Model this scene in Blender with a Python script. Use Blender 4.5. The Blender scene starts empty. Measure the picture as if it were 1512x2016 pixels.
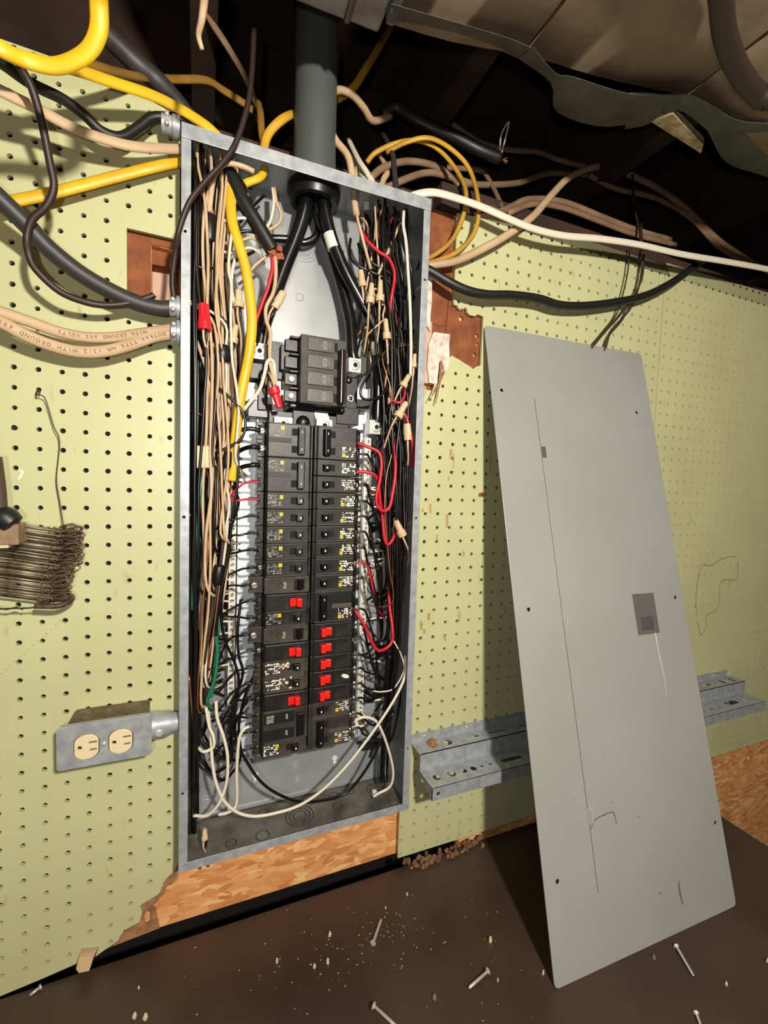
import bpy, bmesh, math, random
from mathutils import Vector, Matrix, geometry

random.seed(7)
SC = bpy.context.scene
COL = SC.collection
LIFT = 1.59                       # bench height bookkeeping: everything is lifted so that the room floor is z = 0

# ------------------------------------------------------------------ camera (solved from the 1-inch pegboard grid)
RX = Vector((0.924094815878315, -0.3808091459440582, 0.03214289396041227))
RD = Vector((0.006311768299082105, -0.0688881062560349, -0.9976044258108496))
RF = Vector((0.38211115247756383, 0.9220839566882094, -0.061255562771504644))
CP = Vector((0.218809877, -0.707161554, 0.0190997794))
FPX = 874.1003488
camd = bpy.data.cameras.new('camera'); cam = bpy.data.objects.new('camera', camd); COL.objects.link(cam)
camd.sensor_fit = 'HORIZONTAL'; camd.sensor_width = 36.0; camd.lens = 36.0 * FPX / 1512.0
camd.clip_start = 0.01
cam.matrix_world = Matrix(((RX.x, -RD.x, -RF.x, CP.x), (RX.y, -RD.y, -RF.y, CP.y),
                           (RX.z, -RD.z, -RF.z, CP.z + LIFT), (0, 0, 0, 1)))
SC.camera = cam
# ------------------------------------------------------------------ light
SC.view_settings.view_transform = 'Standard'
SC.view_settings.look = 'None'
SC.view_settings.gamma = 1.0
SC.view_settings.use_curve_mapping = False
SC.view_settings.exposure = -0.09
w = bpy.data.worlds.new('basement_air'); SC.world = w; w.use_nodes = True
w.node_tree.nodes['Background'].inputs[0].default_value = (1.0, 0.86, 0.68, 1)
w.node_tree.nodes['Background'].inputs[1].default_value = 0.05

def lamp(name, loc, power, radius, color):
    l = bpy.data.lights.new(name, 'POINT'); l.energy = power; l.shadow_soft_size = radius; l.color = color
    o = bpy.data.objects.new(name, l); COL.objects.link(o); o.location = Vector(loc) + Vector((0, 0, LIFT)); return o
lamp('work_light', (0.41, -1.18, 0.36), 80, 0.032, (1.0, 0.93, 0.82))
lamp('camera_fill', (0.165, -0.78, 0.0), 6.5, 0.01, (1.0, 0.96, 0.9))  # weak fill added near the camera to lighten the shadows

# ------------------------------------------------------------------ helpers
def at(u, v, y):
    """point of the plane y seen at photograph pixel (u, v)"""
    d = RX * ((u - 756) / FPX) + RD * ((v - 1008) / FPX) + RF
    return CP + d * ((y - CP.y) / d.y)
def atz(u, v, z):
    d = RX * ((u - 756) / FPX) + RD * ((v - 1008) / FPX) + RF
    return CP + d * ((z - CP.z) / d.z)

def lin(c):
    return tuple(((x / 255) / 12.92 if x / 255 <= 0.04045 else ((x / 255 + 0.055) / 1.055) ** 2.4) for x in c)

MATS = {}
def mat(name, c, rough=0.5, metal=0.0, c2=None, scale=30.0, thr=(0.4, 0.65), bump=0.0, bscale=200.0, coat=0.0, spec=0.5):
    if name in MATS: return MATS[name]
    m = bpy.data.materials.new(name); m.use_nodes = True; nt = m.node_tree; b = nt.nodes['Principled BSDF']
    b.inputs['Roughness'].default_value = rough; b.inputs['Metallic'].default_value = metal
    b.inputs['Specular IOR Level'].default_value = spec
    b.inputs['Coat Weight'].default_value = coat
    A = lin(c) + (1,)
    b.inputs['Base Color'].default_value = A
    if c2 is not None or bump:
        tc = nt.nodes.new('ShaderNodeTexCoord')
    if c2 is not None:
        n = nt.nodes.new('ShaderNodeTexNoise'); n.inputs['Scale'].default_value = scale; n.inputs['Detail'].default_value = 6
        nt.links.new(tc.outputs['Object'], n.inputs['Vector'])
        r = nt.nodes.new('ShaderNodeValToRGB'); r.color_ramp.elements[0].position = thr[0]; r.color_ramp.elements[1].position = thr[1]
        r.color_ramp.elements[0].color = A; r.color_ramp.elements[1].color = lin(c2) + (1,)
        nt.links.new(n.outputs['Fac'], r.inputs['Fac']); nt.links.new(r.outputs['Color'], b.inputs['Base Color'])
    if bump:
        n2 = nt.nodes.new('ShaderNodeTexNoise'); n2.inputs['Scale'].default_value = bscale; n2.inputs['Detail'].default_value = 4
        nt.links.new(tc.outputs['Object'], n2.inputs['Vector'])
        bp = nt.nodes.new('ShaderNodeBump'); bp.inputs['Strength'].default_value = bump; bp.inputs['Distance'].default_value = 0.002
        nt.links.new(n2.outputs['Fac'], bp.inputs['Height']); nt.links.new(bp.outputs['Normal'], b.inputs['Normal'])
    MATS[name] = m
    return m

class MB:
    def __init__(s): s.v = []; s.f = []; s.m = []; s.cur = 0
    def add(s, vs, fs):
        k = len(s.v); s.v += [Vector(q) for q in vs]; s.f += [tuple(i + k for i in f) for f in fs]; s.m += [s.cur] * len(fs); return s
    def box(s, x0, x1, y0, y1, z0, z1):
        return s.add([(x0, y0, z0), (x1, y0, z0), (x1, y1, z0), (x0, y1, z0), (x0, y0, z1), (x1, y0, z1), (x1, y1, z1), (x0, y1, z1)],
                     [(0, 3, 2, 1), (4, 5, 6, 7), (0, 1, 5, 4), (1, 2, 6, 5), (2, 3, 7, 6), (3, 0, 4, 7)])
    def obox(s, c, ex, ey, ez, bev=0.0):
        c, ex, ey, ez = Vector(c), Vector(ex), Vector(ey), Vector(ez)
        vs = [c + ex * a + ey * b + ez * d for d in (-1, 1) for (a, b) in ((-1, -1), (1, -1), (1, 1), (-1, 1))]
        return s.add(vs, [(0, 3, 2, 1), (4, 5, 6, 7), (0, 1, 5, 4), (1, 2, 6, 5), (2, 3, 7, 6), (3, 0, 4, 7)])
    def prism(s, poly, fn, a, b):
        """poly 2D, fn(p, t) -> 3D ; extruded t from a to b"""
        n = len(poly)
        vs = [fn(p, a) for p in poly] + [fn(p, b) for p in poly]
        return s.add(vs, [tuple(range(n))[::-1], tuple(range(n, 2 * n))] + [(i, (i + 1) % n, n + (i + 1) % n, n + i) for i in range(n)])
    def ring(s, rings, caps=True):
        n = len(rings[0]); k = len(rings); vs = [p for r in rings for p in r]; fs = []
        for i in range(k - 1):
            for j in range(n):
                fs.append((i * n + j, i * n + (j + 1) % n, (i + 1) * n + (j + 1) % n, (i + 1) * n + j))
        if caps: fs += [tuple(range(n))[::-1], tuple(range((k - 1) * n, k * n))]
        return s.add(vs, fs)
    def lathe(s, p, ax, prof, n=14):
        p = Vector(p); ax = Vector(ax).normalized()
        a = ax.orthogonal().normalized(); b = ax.cross(a)
        return s.ring([[p + ax * h + (a * math.cos(t) + b * math.sin(t)) * r for t in [2 * math.pi * i / n for i in range(n)]] for (h, r) in prof])
    def cyl(s, p0, p1, r, n=12, r1=None):
        p0, p1 = Vector(p0), Vector(p1)
        return s.lathe(p0, p1 - p0, [(0, r), ((p1 - p0).length, r1 if r1 else r)], n)
    def tube(s, pts, r, flat=None, n=8, step=5, closed=False, taper=None):
        P = smooth(pts, step) if step else [Vector(p) for p in pts]
        N = len(P); rings = []; prev = None
        for i in range(N):
            t = (P[min(i + 1, N - 1)] - P[max(i - 1, 0)])
            if t.length < 1e-9: t = Vector((1, 0, 0))
            t.normalize()
            if flat:
                a = t.cross(Vector((0, 1, 0)))
                if a.length < 0.05: a = prev or Vector((1, 0, 0))
                a.normalize()
                if prev is not None and a.dot(prev) < 0: a = -a
            else:
                a = t.orthogonal() if prev is None else prev - t * prev.dot(t)
                a.normalize()
            prev = a; b = t.cross(a)
            rr = r * (taper(i / (N - 1)) if taper else 1)
            fl = (flat or 1.0)
            rings.append([P[i] + a * math.cos(q) * rr + b * math.sin(q) * rr * fl for q in [2 * math.pi * j / n for j in range(n)]])
        return s.ring(rings)

def smooth(pts, k=5):
    P = [Vector(p) for p in pts]
    if len(P) < 3: return P
    out = []
    for i in range(len(P) - 1):
        p0 = P[i - 1] if i else P[0] * 2 - P[1]; p1 = P[i]; p2 = P[i + 1]; p3 = P[i + 2] if i + 2 < len(P) else P[-1] * 2 - P[-2]
        for j in range(k):
            t = j / k
            out.append(0.5 * ((2 * p1) + (p2 - p0) * t + (2 * p0 - 5 * p1 + 4 * p2 - p3) * t * t + (3 * p1 - p0 - 3 * p2 + p3) * t ** 3))
    return out + [P[-1]]

ORG = {}
def mk(name, mb, mats, parent=None, origin=None, sm=False, bevel=0.0, autos=None):
    if not isinstance(mats, (list, tuple)): mats = [mats]
    lo = Vector((min(p.x for p in mb.v), min(p.y for p in mb.v), min(p.z for p in mb.v)))
    hi = Vector((max(p.x for p in mb.v), max(p.y for p in mb.v), max(p.z for p in mb.v)))
    o0 = Vector(origin) if origin is not None else Vector(((lo.x + hi.x) / 2, (lo.y + hi.y) / 2, lo.z))
    me = bpy.data.meshes.new(name); me.from_pydata([tuple(p - o0) for p in mb.v], [], mb.f)
    for m in mats: me.materials.append(m)
    if len(mats) > 1: me.polygons.foreach_set('material_index', mb.m)
    if sm:
        me.polygons.foreach_set('use_smooth', [True] * len(me.polygons))
    me.update()
    bm = bmesh.new(); bm.from_mesh(me); bmesh.ops.recalc_face_normals(bm, faces=bm.faces); bm.to_mesh(me); bm.free()
    if sm and autos: me.set_sharp_from_angle(angle=math.radians(autos))
    o = bpy.data.objects.new(name, me); COL.objects.link(o)
    if parent is not None:
        o.parent = parent; o.location = o0 - ORG[parent.name]
    else: o.location = o0
    ORG[o.name] = o0
    if bevel:
        b = o.modifiers.new('bevel', 'BEVEL'); b.width = bevel; b.segments = 2; b.limit_method = 'ANGLE'
    return o
def thing(name, loc, label, cat, group=None):
    o = bpy.data.objects.new(name, None); COL.objects.link(o); o.location = Vector(loc); o.empty_display_size = 0.02
    ORG[o.name] = Vector(loc); return tag(o, label, cat, group)
def tag(o, label, cat, group=None):
    o['label'] = label; o['category'] = cat
    if group: o['group'] = group
    return o
def struct(o): o['kind'] = 'structure'; return o
def area(p): return 0.5 * sum(p[i][0] * p[(i + 1) % len(p)][1] - p[(i + 1) % len(p)][0] * p[i][1] for i in range(len(p)))
def inside(q, poly):
    r = False; n = len(poly); x, y = q
    for i in range(n):
        x1, y1 = poly[i]; x2, y2 = poly[i - 1]
        if (y1 > y) != (y2 > y) and x < (x2 - x1) * (y - y1) / (y2 - y1) + x1: r = not r
    return r
def circ(x, z, r, n=10, rz=None, ph=0.0):
    return [(x + r * math.cos(2 * math.pi * i / n + ph), z + (rz or r) * math.sin(2 * math.pi * i / n + ph)) for i in range(n)]
def rect(x0, x1, z0, z1): return [(x0, z0), (x1, z0), (x1, z1), (x0, z1)]
def rrect(x0, x1, z0, z1, r, n=4):
    out = []
    for (cx, cz, a) in ((x1 - r, z0 + r, -90), (x1 - r, z1 - r, 0), (x0 + r, z1 - r, 90), (x0 + r, z0 + r, 180)):
        out += [(cx + r * math.cos(math.radians(a + 90 * i / n)), cz + r * math.sin(math.radians(a + 90 * i / n))) for i in range(n + 1)]
    return out
def slab(mb, outline, holes, fn, d0, d1):
    """flat sheet with holes: fn((x,z), d) -> 3D; front at d0, back at d1"""
    if area(outline) < 0: outline = outline[::-1]
    co = [Vector(p) for p in outline]; faces = [list(range(len(co)))]
    for h in holes:
        if area(h) < 0: h = h[::-1]
        k = len(co); co += [Vector(p) for p in h]; faces.append(list(range(k, k + len(h))))
    V, E, F, ov, oe, of = geometry.delaunay_2d_cdt(co, [], faces, 1, 1e-6)
    V = [tuple(p) for p in V]; T = []
    for f, ids in zip(F, of):
        if any(i > 0 for i in ids): continue
        T.append(f if area([V[i] for i in f]) > 0 else f[::-1])
    n = len(V); fs = [tuple(f) for f in T] + [tuple(i + n for i in f[::-1]) for f in T]
    ed = {}
    for f in T:
        for i in range(len(f)): ed[(f[i], f[(i + 1) % len(f)])] = 1
    for (a, b) in ed:
        if (b, a) not in ed: fs.append((b, a, a + n, b + n))
    mb.add([fn(p, d0) for p in V] + [fn(p, d1) for p in V], fs)
    return mb
WALL = lambda p, d: Vector((p[0], d, p[1]))

_T = {}
def glyphs(s):
    """2D mesh of a line of text, height 1, centred"""
    if s in _T: return _T[s]
    cu = bpy.data.curves.new('t', 'FONT'); cu.body = s; cu.size = 1.0; cu.resolution_u = 2
    ob = bpy.data.objects.new('t', cu); me = ob.to_mesh()
    V = [(p.co.x, p.co.y) for p in me.vertices]; F = [tuple(p.vertices) for p in me.polygons]
    ob.to_mesh_clear(); bpy.data.objects.remove(ob); bpy.data.curves.remove(cu)
    if V:
        x0 = min(p[0] for p in V); x1 = max(p[0] for p in V); y0 = min(p[1] for p in V); y1 = max(p[1] for p in V)
        V = [(a - (x0 + x1) / 2, b - (y0 + y1) / 2) for a, b in V]
    _T[s] = (V, F); return _T[s]
def text(mb, s, c, ex, ey, h):
    V, F = glyphs(s); c = Vector(c); ex = Vector(ex); ey = Vector(ey)
    return mb.add([c + ex * a * h + ey * b * h for a, b in V], F)

# ------------------------------------------------------------------ materials
M_PEG = mat('pegboard_paint', (199, 200, 151), 0.42, 0, (191, 190, 143), 6, (0.35, 0.7), 0.05, 60)
def peg_stains(m):
    nt = m.node_tree; b = nt.nodes['Principled BSDF']; src = b.inputs['Base Color'].links[0].from_socket
    tc = nt.nodes.new('ShaderNodeTexCoord')
    mp = nt.nodes.new('ShaderNodeMapping'); mp.inputs['Scale'].default_value = (1, 1, 0.3); nt.links.new(tc.outputs['Object'], mp.inputs[0])
    n = nt.nodes.new('ShaderNodeTexNoise'); n.inputs['Scale'].default_value = 55; n.inputs['Detail'].default_value = 3; nt.links.new(mp.outputs[0], n.inputs[0])
    r = nt.nodes.new('ShaderNodeValToRGB'); r.color_ramp.elements[0].position = 0.67; r.color_ramp.elements[1].position = 0.76
    r.color_ramp.elements[0].color = (0, 0, 0, 1); r.color_ramp.elements[1].color = (0.4, 0.4, 0.4, 1)
    nt.links.new(n.outputs[0], r.inputs[0])
    mx = nt.nodes.new('ShaderNodeMixRGB'); nt.links.new(r.outputs[0], mx.inputs[0]); nt.links.new(src, mx.inputs[1])
    mx.inputs[2].default_value = lin((150, 122, 72)) + (1,); nt.links.new(mx.outputs[0], b.inputs['Base Color'])
peg_stains(M_PEG)
M_FIB = mat('raw_fibreboard', (178, 130, 88), 0.9, 0, (120, 80, 50), 60, (0.35, 0.7), 0.5, 120)
M_DARKWOOD = mat('dark_brown_wood', (62, 42, 28), 0.85, 0, (38, 25, 17), 14, (0.3, 0.7), 0.3, 90)  # very dark brown, keeps the ceiling recess near black
M_VOID = mat('cavity_shade_black', (9, 7, 5), 0.95)  # near-black standing in for shade in the wall cavity and peg holes
M_BENCH = mat('bench_brown_paint', (70, 54, 43), 0.36, 0, (56, 43, 34), 9, (0.35, 0.7), 0.15, 140)
M_GALV = mat('galvanized_steel', (176, 180, 183), 0.42, 0.25, (150, 155, 160), 70, (0.35, 0.65), 0.08, 120)
M_BOX = mat('box_interior_grey', (164, 167, 168), 0.33, 0.25, (144, 148, 150), 12, (0.35, 0.7), 0.03, 60)
M_PAN = mat('bright_zinc_pan', (232, 237, 242), 0.35, 0.15, (212, 219, 226), 18, (0.35, 0.7))
M_BLACK = mat('black_plastic', (26, 25, 24), 0.42, 0, (52, 48, 41), 40, (0.48, 0.75), 0.06, 160)
M_BLACKG = mat('glossy_black_plastic', (16, 16, 16), 0.36)
M_DUSTY = mat('dusty_black_plastic', (42, 39, 34), 0.6, 0, (74, 67, 55), 35, (0.4, 0.75), 0.1, 160)
M_PITCH = mat('recess_black', (5, 5, 5), 0.8)
M_RED = mat('red_handle_plastic', (232, 32, 24), 0.35)
M_REDN = mat('red_wire_nut', (226, 30, 44), 0.4)
M_NUT = mat('tan_wire_nut', (214, 187, 148), 0.5, 0, (196, 168, 130), 60, (0.4, 0.7))
M_STEEL = mat('zinc_screw', (204, 201, 192), 0.32, 0.4)
M_ALU = mat('aluminium_lug', (205, 203, 195), 0.34, 0.55)
M_BAR = mat('neutral_bar_metal', (228, 222, 208), 0.4, 0.15)
M_WHITE = mat('white_print', (225, 222, 208), 0.6)
M_LABEL = mat('sticker_grey', (150, 146, 128), 0.5, 0, (92, 88, 74), 300, (0.45, 0.55))
M_YEL = mat('sticker_yellow', (222, 190, 42), 0.5)
M_COVER = mat('panel_cover_grey_paint', (157, 158, 153), 0.36, 0.0, (151, 151, 145), 5, (0.35, 0.7), 0.03, 300)
M_LATCH = mat('latch_grey', (98, 97, 95), 0.4)
M_IVORY = mat('ivory_receptacle', (226, 209, 168), 0.35)
M_FOAM = mat('white_foam', (222, 212, 200), 0.9, 0, (178, 160, 145), 70, (0.45, 0.7), 0.9, 90)
M_PINK = mat('pinkish_drywall_paper', (206, 168, 145), 0.9)
M_TANP = mat('tan_duct_jacket', (142, 122, 98), 0.75, 0, (122, 102, 80), 10, (0.35, 0.7), 0.2, 60)
M_TAPE = mat('grey_duct_tape', (88, 88, 84), 0.5, 0, (68, 68, 64), 25, (0.4, 0.7), 0.15, 80)
M_TIN = mat('sheet_metal_duct', (165, 160, 152), 0.3, 0.8, (120, 116, 108), 20, (0.4, 0.7))
M_CHIP = mat('wood_chip', (132, 92, 62), 0.85, 0, (112, 74, 46), 40, (0.4, 0.7))
M_PALE = mat('pale_splinter', (214, 192, 160), 0.7)
M_COPPER = mat('bare_copper', (196, 128, 84), 0.35, 0.8)
W = dict(
    tan=mat('tan_wire', (206, 178, 142), 0.5, 0, (184, 152, 116), 25, (0.35, 0.7)),
    white=mat('white_wire', (224, 214, 194), 0.45), black=mat('black_wire', (20, 18, 18), 0.3),
    red=mat('red_wire', (196, 28, 44), 0.4), darkred=mat('dull_red_wire', (110, 22, 32), 0.45), green=mat('green_wire', (28, 112, 78), 0.45),
    brown=mat('brown_wire', (48, 34, 28), 0.5), yellow=mat('yellow_cable', (232, 188, 36), 0.45, 0, (214, 164, 30), 20, (0.35, 0.7)),
    copper=M_COPPER, dimyellow=mat('dim_yellow_cable', (150, 112, 44), 0.6, 0, (112, 82, 36), 18, (0.35, 0.7)), nm=mat('tan_cable_sheath', (200, 172, 136), 0.6, 0, (176, 146, 112), 18, (0.35, 0.7)),  # second yellow is darkened in colour for the shade up in the recess
    shaded_nm=mat('shaded_cable_sheath', (138, 112, 86), 0.65, 0, (108, 82, 60), 18, (0.35, 0.7)),  # tan sheath darkened in colour where less light reaches overhead
    grey=mat('grey_cable_sheath', (52, 50, 48), 0.5), thick=mat('black_service_cable', (14, 14, 14), 0.25, 0, (24, 24, 24), 30),
    rubber=mat('black_rubber_cable', (28, 27, 26), 0.45), wire=mat('thin_steel_wire', (70, 62, 44), 0.5, 0.4))

# OSB: two layers of stretched flakes
def osb():
    m = bpy.data.materials.new('oriented_strand_board'); m.use_nodes = True; nt = m.node_tree; b = nt.nodes['Principled BSDF']
    b.inputs['Roughness'].default_value = 0.8
    tc = nt.nodes.new('ShaderNodeTexCoord'); cols = []
    for (rot, sc) in ((0.5, (34, 34, 120)), (-0.55, (40, 40, 130)), (1.25, (38, 38, 105))):
        mp = nt.nodes.new('ShaderNodeMapping'); mp.inputs['Rotation'].default_value = (0, rot, 0); mp.inputs['Scale'].default_value = sc
        nz = nt.nodes.new('ShaderNodeTexNoise'); nz.inputs['Scale'].default_value = 14
        mixv = nt.nodes.new('ShaderNodeMixRGB'); mixv.blend_type = 'ADD'; mixv.inputs[0].default_value = 0.03
        nt.links.new(tc.outputs['Object'], nz.inputs[0]); nt.links.new(tc.outputs['Object'], mixv.inputs[1]); nt.links.new(nz.outputs['Color'], mixv.inputs[2])
        nt.links.new(mixv.outputs[0], mp.inputs[0])
        v = nt.nodes.new('ShaderNodeTexVoronoi'); v.inputs['Scale'].default_value = 1.0; nt.links.new(mp.outputs[0], v.inputs['Vector'])
        sp = nt.nodes.new('ShaderNodeSeparateColor'); nt.links.new(v.outputs['Color'], sp.inputs[0])
        cols.append(sp)
    mx = nt.nodes.new('ShaderNodeMix'); mx.data_type = 'FLOAT'
    gt = nt.nodes.new('ShaderNodeMath'); gt.operation = 'GREATER_THAN'; gt.inputs[1].default_value = 0.5
    nt.links.new(cols[0].outputs[1], gt.inputs[0]); nt.links.new(gt.outputs[0], mx.inputs[0])
    nt.links.new(cols[0].outputs[0], mx.inputs[2]); nt.links.new(cols[1].outputs[0], mx.inputs[3])
    gt2 = nt.nodes.new('ShaderNodeMath'); gt2.operation = 'GREATER_THAN'; gt2.inputs[1].default_value = 0.62
    nt.links.new(cols[2].outputs[1], gt2.inputs[0])
    mx2 = nt.nodes.new('ShaderNodeMix'); mx2.data_type = 'FLOAT'
    nt.links.new(gt2.outputs[0], mx2.inputs[0]); nt.links.new(mx.outputs[0], mx2.inputs[2]); nt.links.new(cols[2].outputs[0], mx2.inputs[3])
    r = nt.nodes.new('ShaderNodeValToRGB'); e = r.color_ramp.elements
    e[0].position = 0.0; e[0].color = lin((196, 124, 70)) + (1,); e[1].position = 1.0; e[1].color = lin((244, 196, 132)) + (1,)
    q = e.new(0.25); q.color = lin((216, 146, 86)) + (1,)
    q = e.new(0.7); q.color = lin((230, 166, 102)) + (1,)
    nt.links.new(mx2.outputs[0], r.inputs[0]); nt.links.new(r.outputs[0], b.inputs['Base Color'])
    bp = nt.nodes.new('ShaderNodeBump'); bp.inputs['Strength'].default_value = 0.3; bp.inputs['Distance'].default_value = 0.002
    nt.links.new(mx2.outputs[0], bp.inputs['Height']); nt.links.new(bp.outputs[0], b.inputs['Normal'])
    return m
M_OSB = osb()
M_OSBR = mat('reddish_osb', (150, 88, 50), 0.85, 0, (104, 54, 30), 30, (0.35, 0.7), 0.5, 80)

# ------------------------------------------------------------------ setting: wall, pegboards, ceiling, floor
G = 0.0254
BX0, BX1, BZ0, BZ1 = 0.1931, 0.5553, -0.5395, 0.4742      # electrical box outline
BF, BB = -0.049, 0.046                                     # front and back of the box

mb = MB()
slab(mb, rect(-1.2, 2.9, -1.59, 0.503),
     [rect(BX0 - 0.004, BX1 + 0.006, BZ0 - 0.004, BZ1 + 0.02), rect(0.153, 0.1885, 0.262, 0.342), rect(-0.4, 0.7, -0.72, -0.675)],
     WALL, 0.014, 0.026)
wall_back = struct(mk('wall_back', mb, M_OSB))
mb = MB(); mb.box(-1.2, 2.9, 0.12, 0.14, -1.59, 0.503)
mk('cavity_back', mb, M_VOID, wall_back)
for (x0, x1, z0, z1, m, y) in ((0.14, 0.1885, 0.25, 0.35, M_PINK, 0.05), (0.5665, 0.592, 0.200, 0.306, M_PINK, 0.0015)):
    mb = MB(); mb.box(x0, x1, y, y + 0.012, z0, z1); mk('drywall_patch', mb, m, wall_back)
mb = MB(); mb.box(0.152, 0.1885, 0.026, 0.06, 0.322, 0.36); mk('blocking', mb, M_OSBR, wall_back)

for (x0, x1, z0, z1) in ((0.5565, 0.6335, 0.308, 0.5028), (0.5925, 0.634, 0.19, 0.3075), (0.122, 0.1525, 0.25, 0.36), (0.1525, 0.1885, 0.3425, 0.36)):
    mb = MB(); mb.box(x0, x1, 0.0118, 0.0138, z0, z1); mk('old_strand_board', mb, M_OSBR, wall_back)
def mark(pts, r, m, name):
    mb = MB(); mb.tube([at(u, v, -0.0001) for (u, v) in pts], r, 0.1, 6, 4); mk(name, mb, m, wall_back)
M_PENCIL = mat('old_pencil_line', (150, 140, 92), 0.8); M_DRIP = mat('brown_stain', (176, 146, 92), 0.6)
mark([(1372, 1212), (1370, 1176), (1377, 1127), (1384, 1112), (1399, 1114), (1413, 1105), (1432, 1097), (1451, 1095)], 0.0012, M_PENCIL, 'tool_outline')
mark([(1453, 1105), (1452, 1135), (1447, 1142), (1426, 1142), (1417, 1152), (1417, 1182), (1410, 1201), (1391, 1212), (1390, 1234), (1380, 1250), (1373, 1223)], 0.0012, M_PENCIL, 'tool_outline')
for (u, v, L, r) in ((888, 884, 20, 0.0028), (893, 892, 30, 0.0012), (880, 1012, 26, 0.0026), (848, 992, 18, 0.0024), (884, 938, 8, 0.0014), (845, 1207, 14, 0.003), (829, 1222, 18, 0.0024), (836, 1238, 10, 0.0022), (875, 1248, 14, 0.002), (860, 1052, 12, 0.0016), (912, 1085, 10, 0.0018), (965, 870, 60, 0.0012), (833, 1000, 8, 0.002)):
    mark([(u, v), (u + random.uniform(-1.5, 1.5), v + L * .5), (u + random.uniform(-1.5, 1.5), v + L)], r, M_DRIP, 'stain')
mark([(38, 925), (44, 930), (36, 944)], 0.0016, M_WHITE if False else mat('paint_chip', (228, 226, 196), 0.6), 'paint_chip')
for k in range(14): mark([(120 - k * 9, 1222 + k * 8), (118 - k * 9, 1224 + k * 8)], 0.0005, M_PENCIL, 'scribed_dot')
HOLE_R = 0.0034
def peg(outline, gx, gz, name, lab):
    holes = []
    xs = [p[0] for p in outline]; zs = [p[1] for p in outline]
    i0 = math.floor((min(xs) - gx) / G); i1 = math.ceil((max(xs) - gx) / G); k0 = math.floor((min(zs) - gz) / G); k1 = math.ceil((max(zs) - gz) / G)
    for i in range(i0, i1 + 1):
        for k in range(k0, k1 + 1):
            x = gx + i * G; z = gz + k * G
            if random.random() < 0.006: continue
            c = circ(x, z, HOLE_R * random.uniform(0.9, 1.06), 8)
            if all(inside((x + (p[0] - x) * 1.35, z + (p[1] - z) * 1.35), outline) for p in c): holes.append(c)
    m = MB(); slab(m, outline, holes, WALL, 0.0, 0.0052)
    o = mk(name, m, M_PEG, wall_back); o['label'] = lab
    cx = sum(xs) / len(xs); mbk = MB(); x0, x1 = (min(xs), max(xs))
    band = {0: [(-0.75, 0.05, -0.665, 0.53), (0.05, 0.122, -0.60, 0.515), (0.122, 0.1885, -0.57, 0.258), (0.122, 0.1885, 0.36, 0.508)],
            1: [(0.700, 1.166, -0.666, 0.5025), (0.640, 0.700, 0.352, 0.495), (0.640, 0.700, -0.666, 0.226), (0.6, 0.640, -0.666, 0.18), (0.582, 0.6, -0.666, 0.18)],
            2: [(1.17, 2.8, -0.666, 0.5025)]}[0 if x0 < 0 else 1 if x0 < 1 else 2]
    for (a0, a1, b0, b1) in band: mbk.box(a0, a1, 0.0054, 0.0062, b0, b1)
    mk('hole_shade_sheet', mbk, M_VOID, wall_back); return o  # black sheets added behind the boards as the shade inside the holes
def wob(poly, amp, n):
    """ragged edge between listed points"""
    out = []
    for i in range(len(poly) - 1):
        a, b = Vector(poly[i]), Vector(poly[i + 1])
        for j in range(n):
            p = a.lerp(b, j / n); out.append((p.x + random.uniform(-amp, amp) * (j > 0), p.y + random.uniform(-amp, amp) * (j > 0)))
    return out + [tuple(poly[-1])]
left = [(-0.75, -0.705), (-0.03, -0.689), (0.02, -0.683), (0.060, -0.677)]
left += [tuple((at(u, v, 0).x, at(u, v, 0).z)) for (u, v) in ((153, 1893), (161, 1867), (195, 1864), (187, 1884))]
left += wob([(0.112, -0.661), (0.118, -0.648), (0.139, -0.643), (0.142, -0.627), (0.139, -0.618), (0.153, -0.612), (0.166, -0.606), (0.170, -0.592), (0.186, -0.578)], 0.0015, 3)
left += [(0.1915, -0.565), (0.1915, 0.262), (0.125, 0.268), (0.125, 0.352), (0.1895, 0.351), (0.1895, 0.515), (0.156, 0.523), (0.04, 0.538), (-0.75, 0.56)]
peg(left, 0.0, 0.0, 'pegboard_panel', 'pale yellow-green pegboard left of the breaker panel')
off1 = (0.592532, 0.071043); off2 = (1.181530, 0.478960)
right = [(0.5625, -0.673), (0.75, -0.674), (1.1665, -0.671), (1.1665, 0.524), (0.86, 0.524), (0.741, 0.509), (0.6335, 0.5)]
right += [(0.6335, 0.345)] + wob([(0.6345, 0.343), (0.648, 0.336), (0.658, 0.343), (0.668, 0.331), (0.697, 0.333)], 0.003, 3)
right += wob([(0.696, 0.245), (0.680, 0.236), (0.664, 0.243), (0.634, 0.254), (0.622, 0.243), (0.612, 0.215), (0.5955, 0.188)], 0.002, 2)
right += [(0.5785, 0.188), (0.5785, -0.55), (0.5625, -0.585)]
peg(right, off1[0], off1[1], 'pegboard_panel', 'pale yellow-green pegboard between the breaker panel and the board seam')
peg([(1.1695, -0.671), (2.8, -0.671), (2.8, 0.56), (1.1695, 0.53)], off2[0], off2[1], 'pegboard_panel', 'pale yellow-green pegboard right of the vertical seam')
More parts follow.
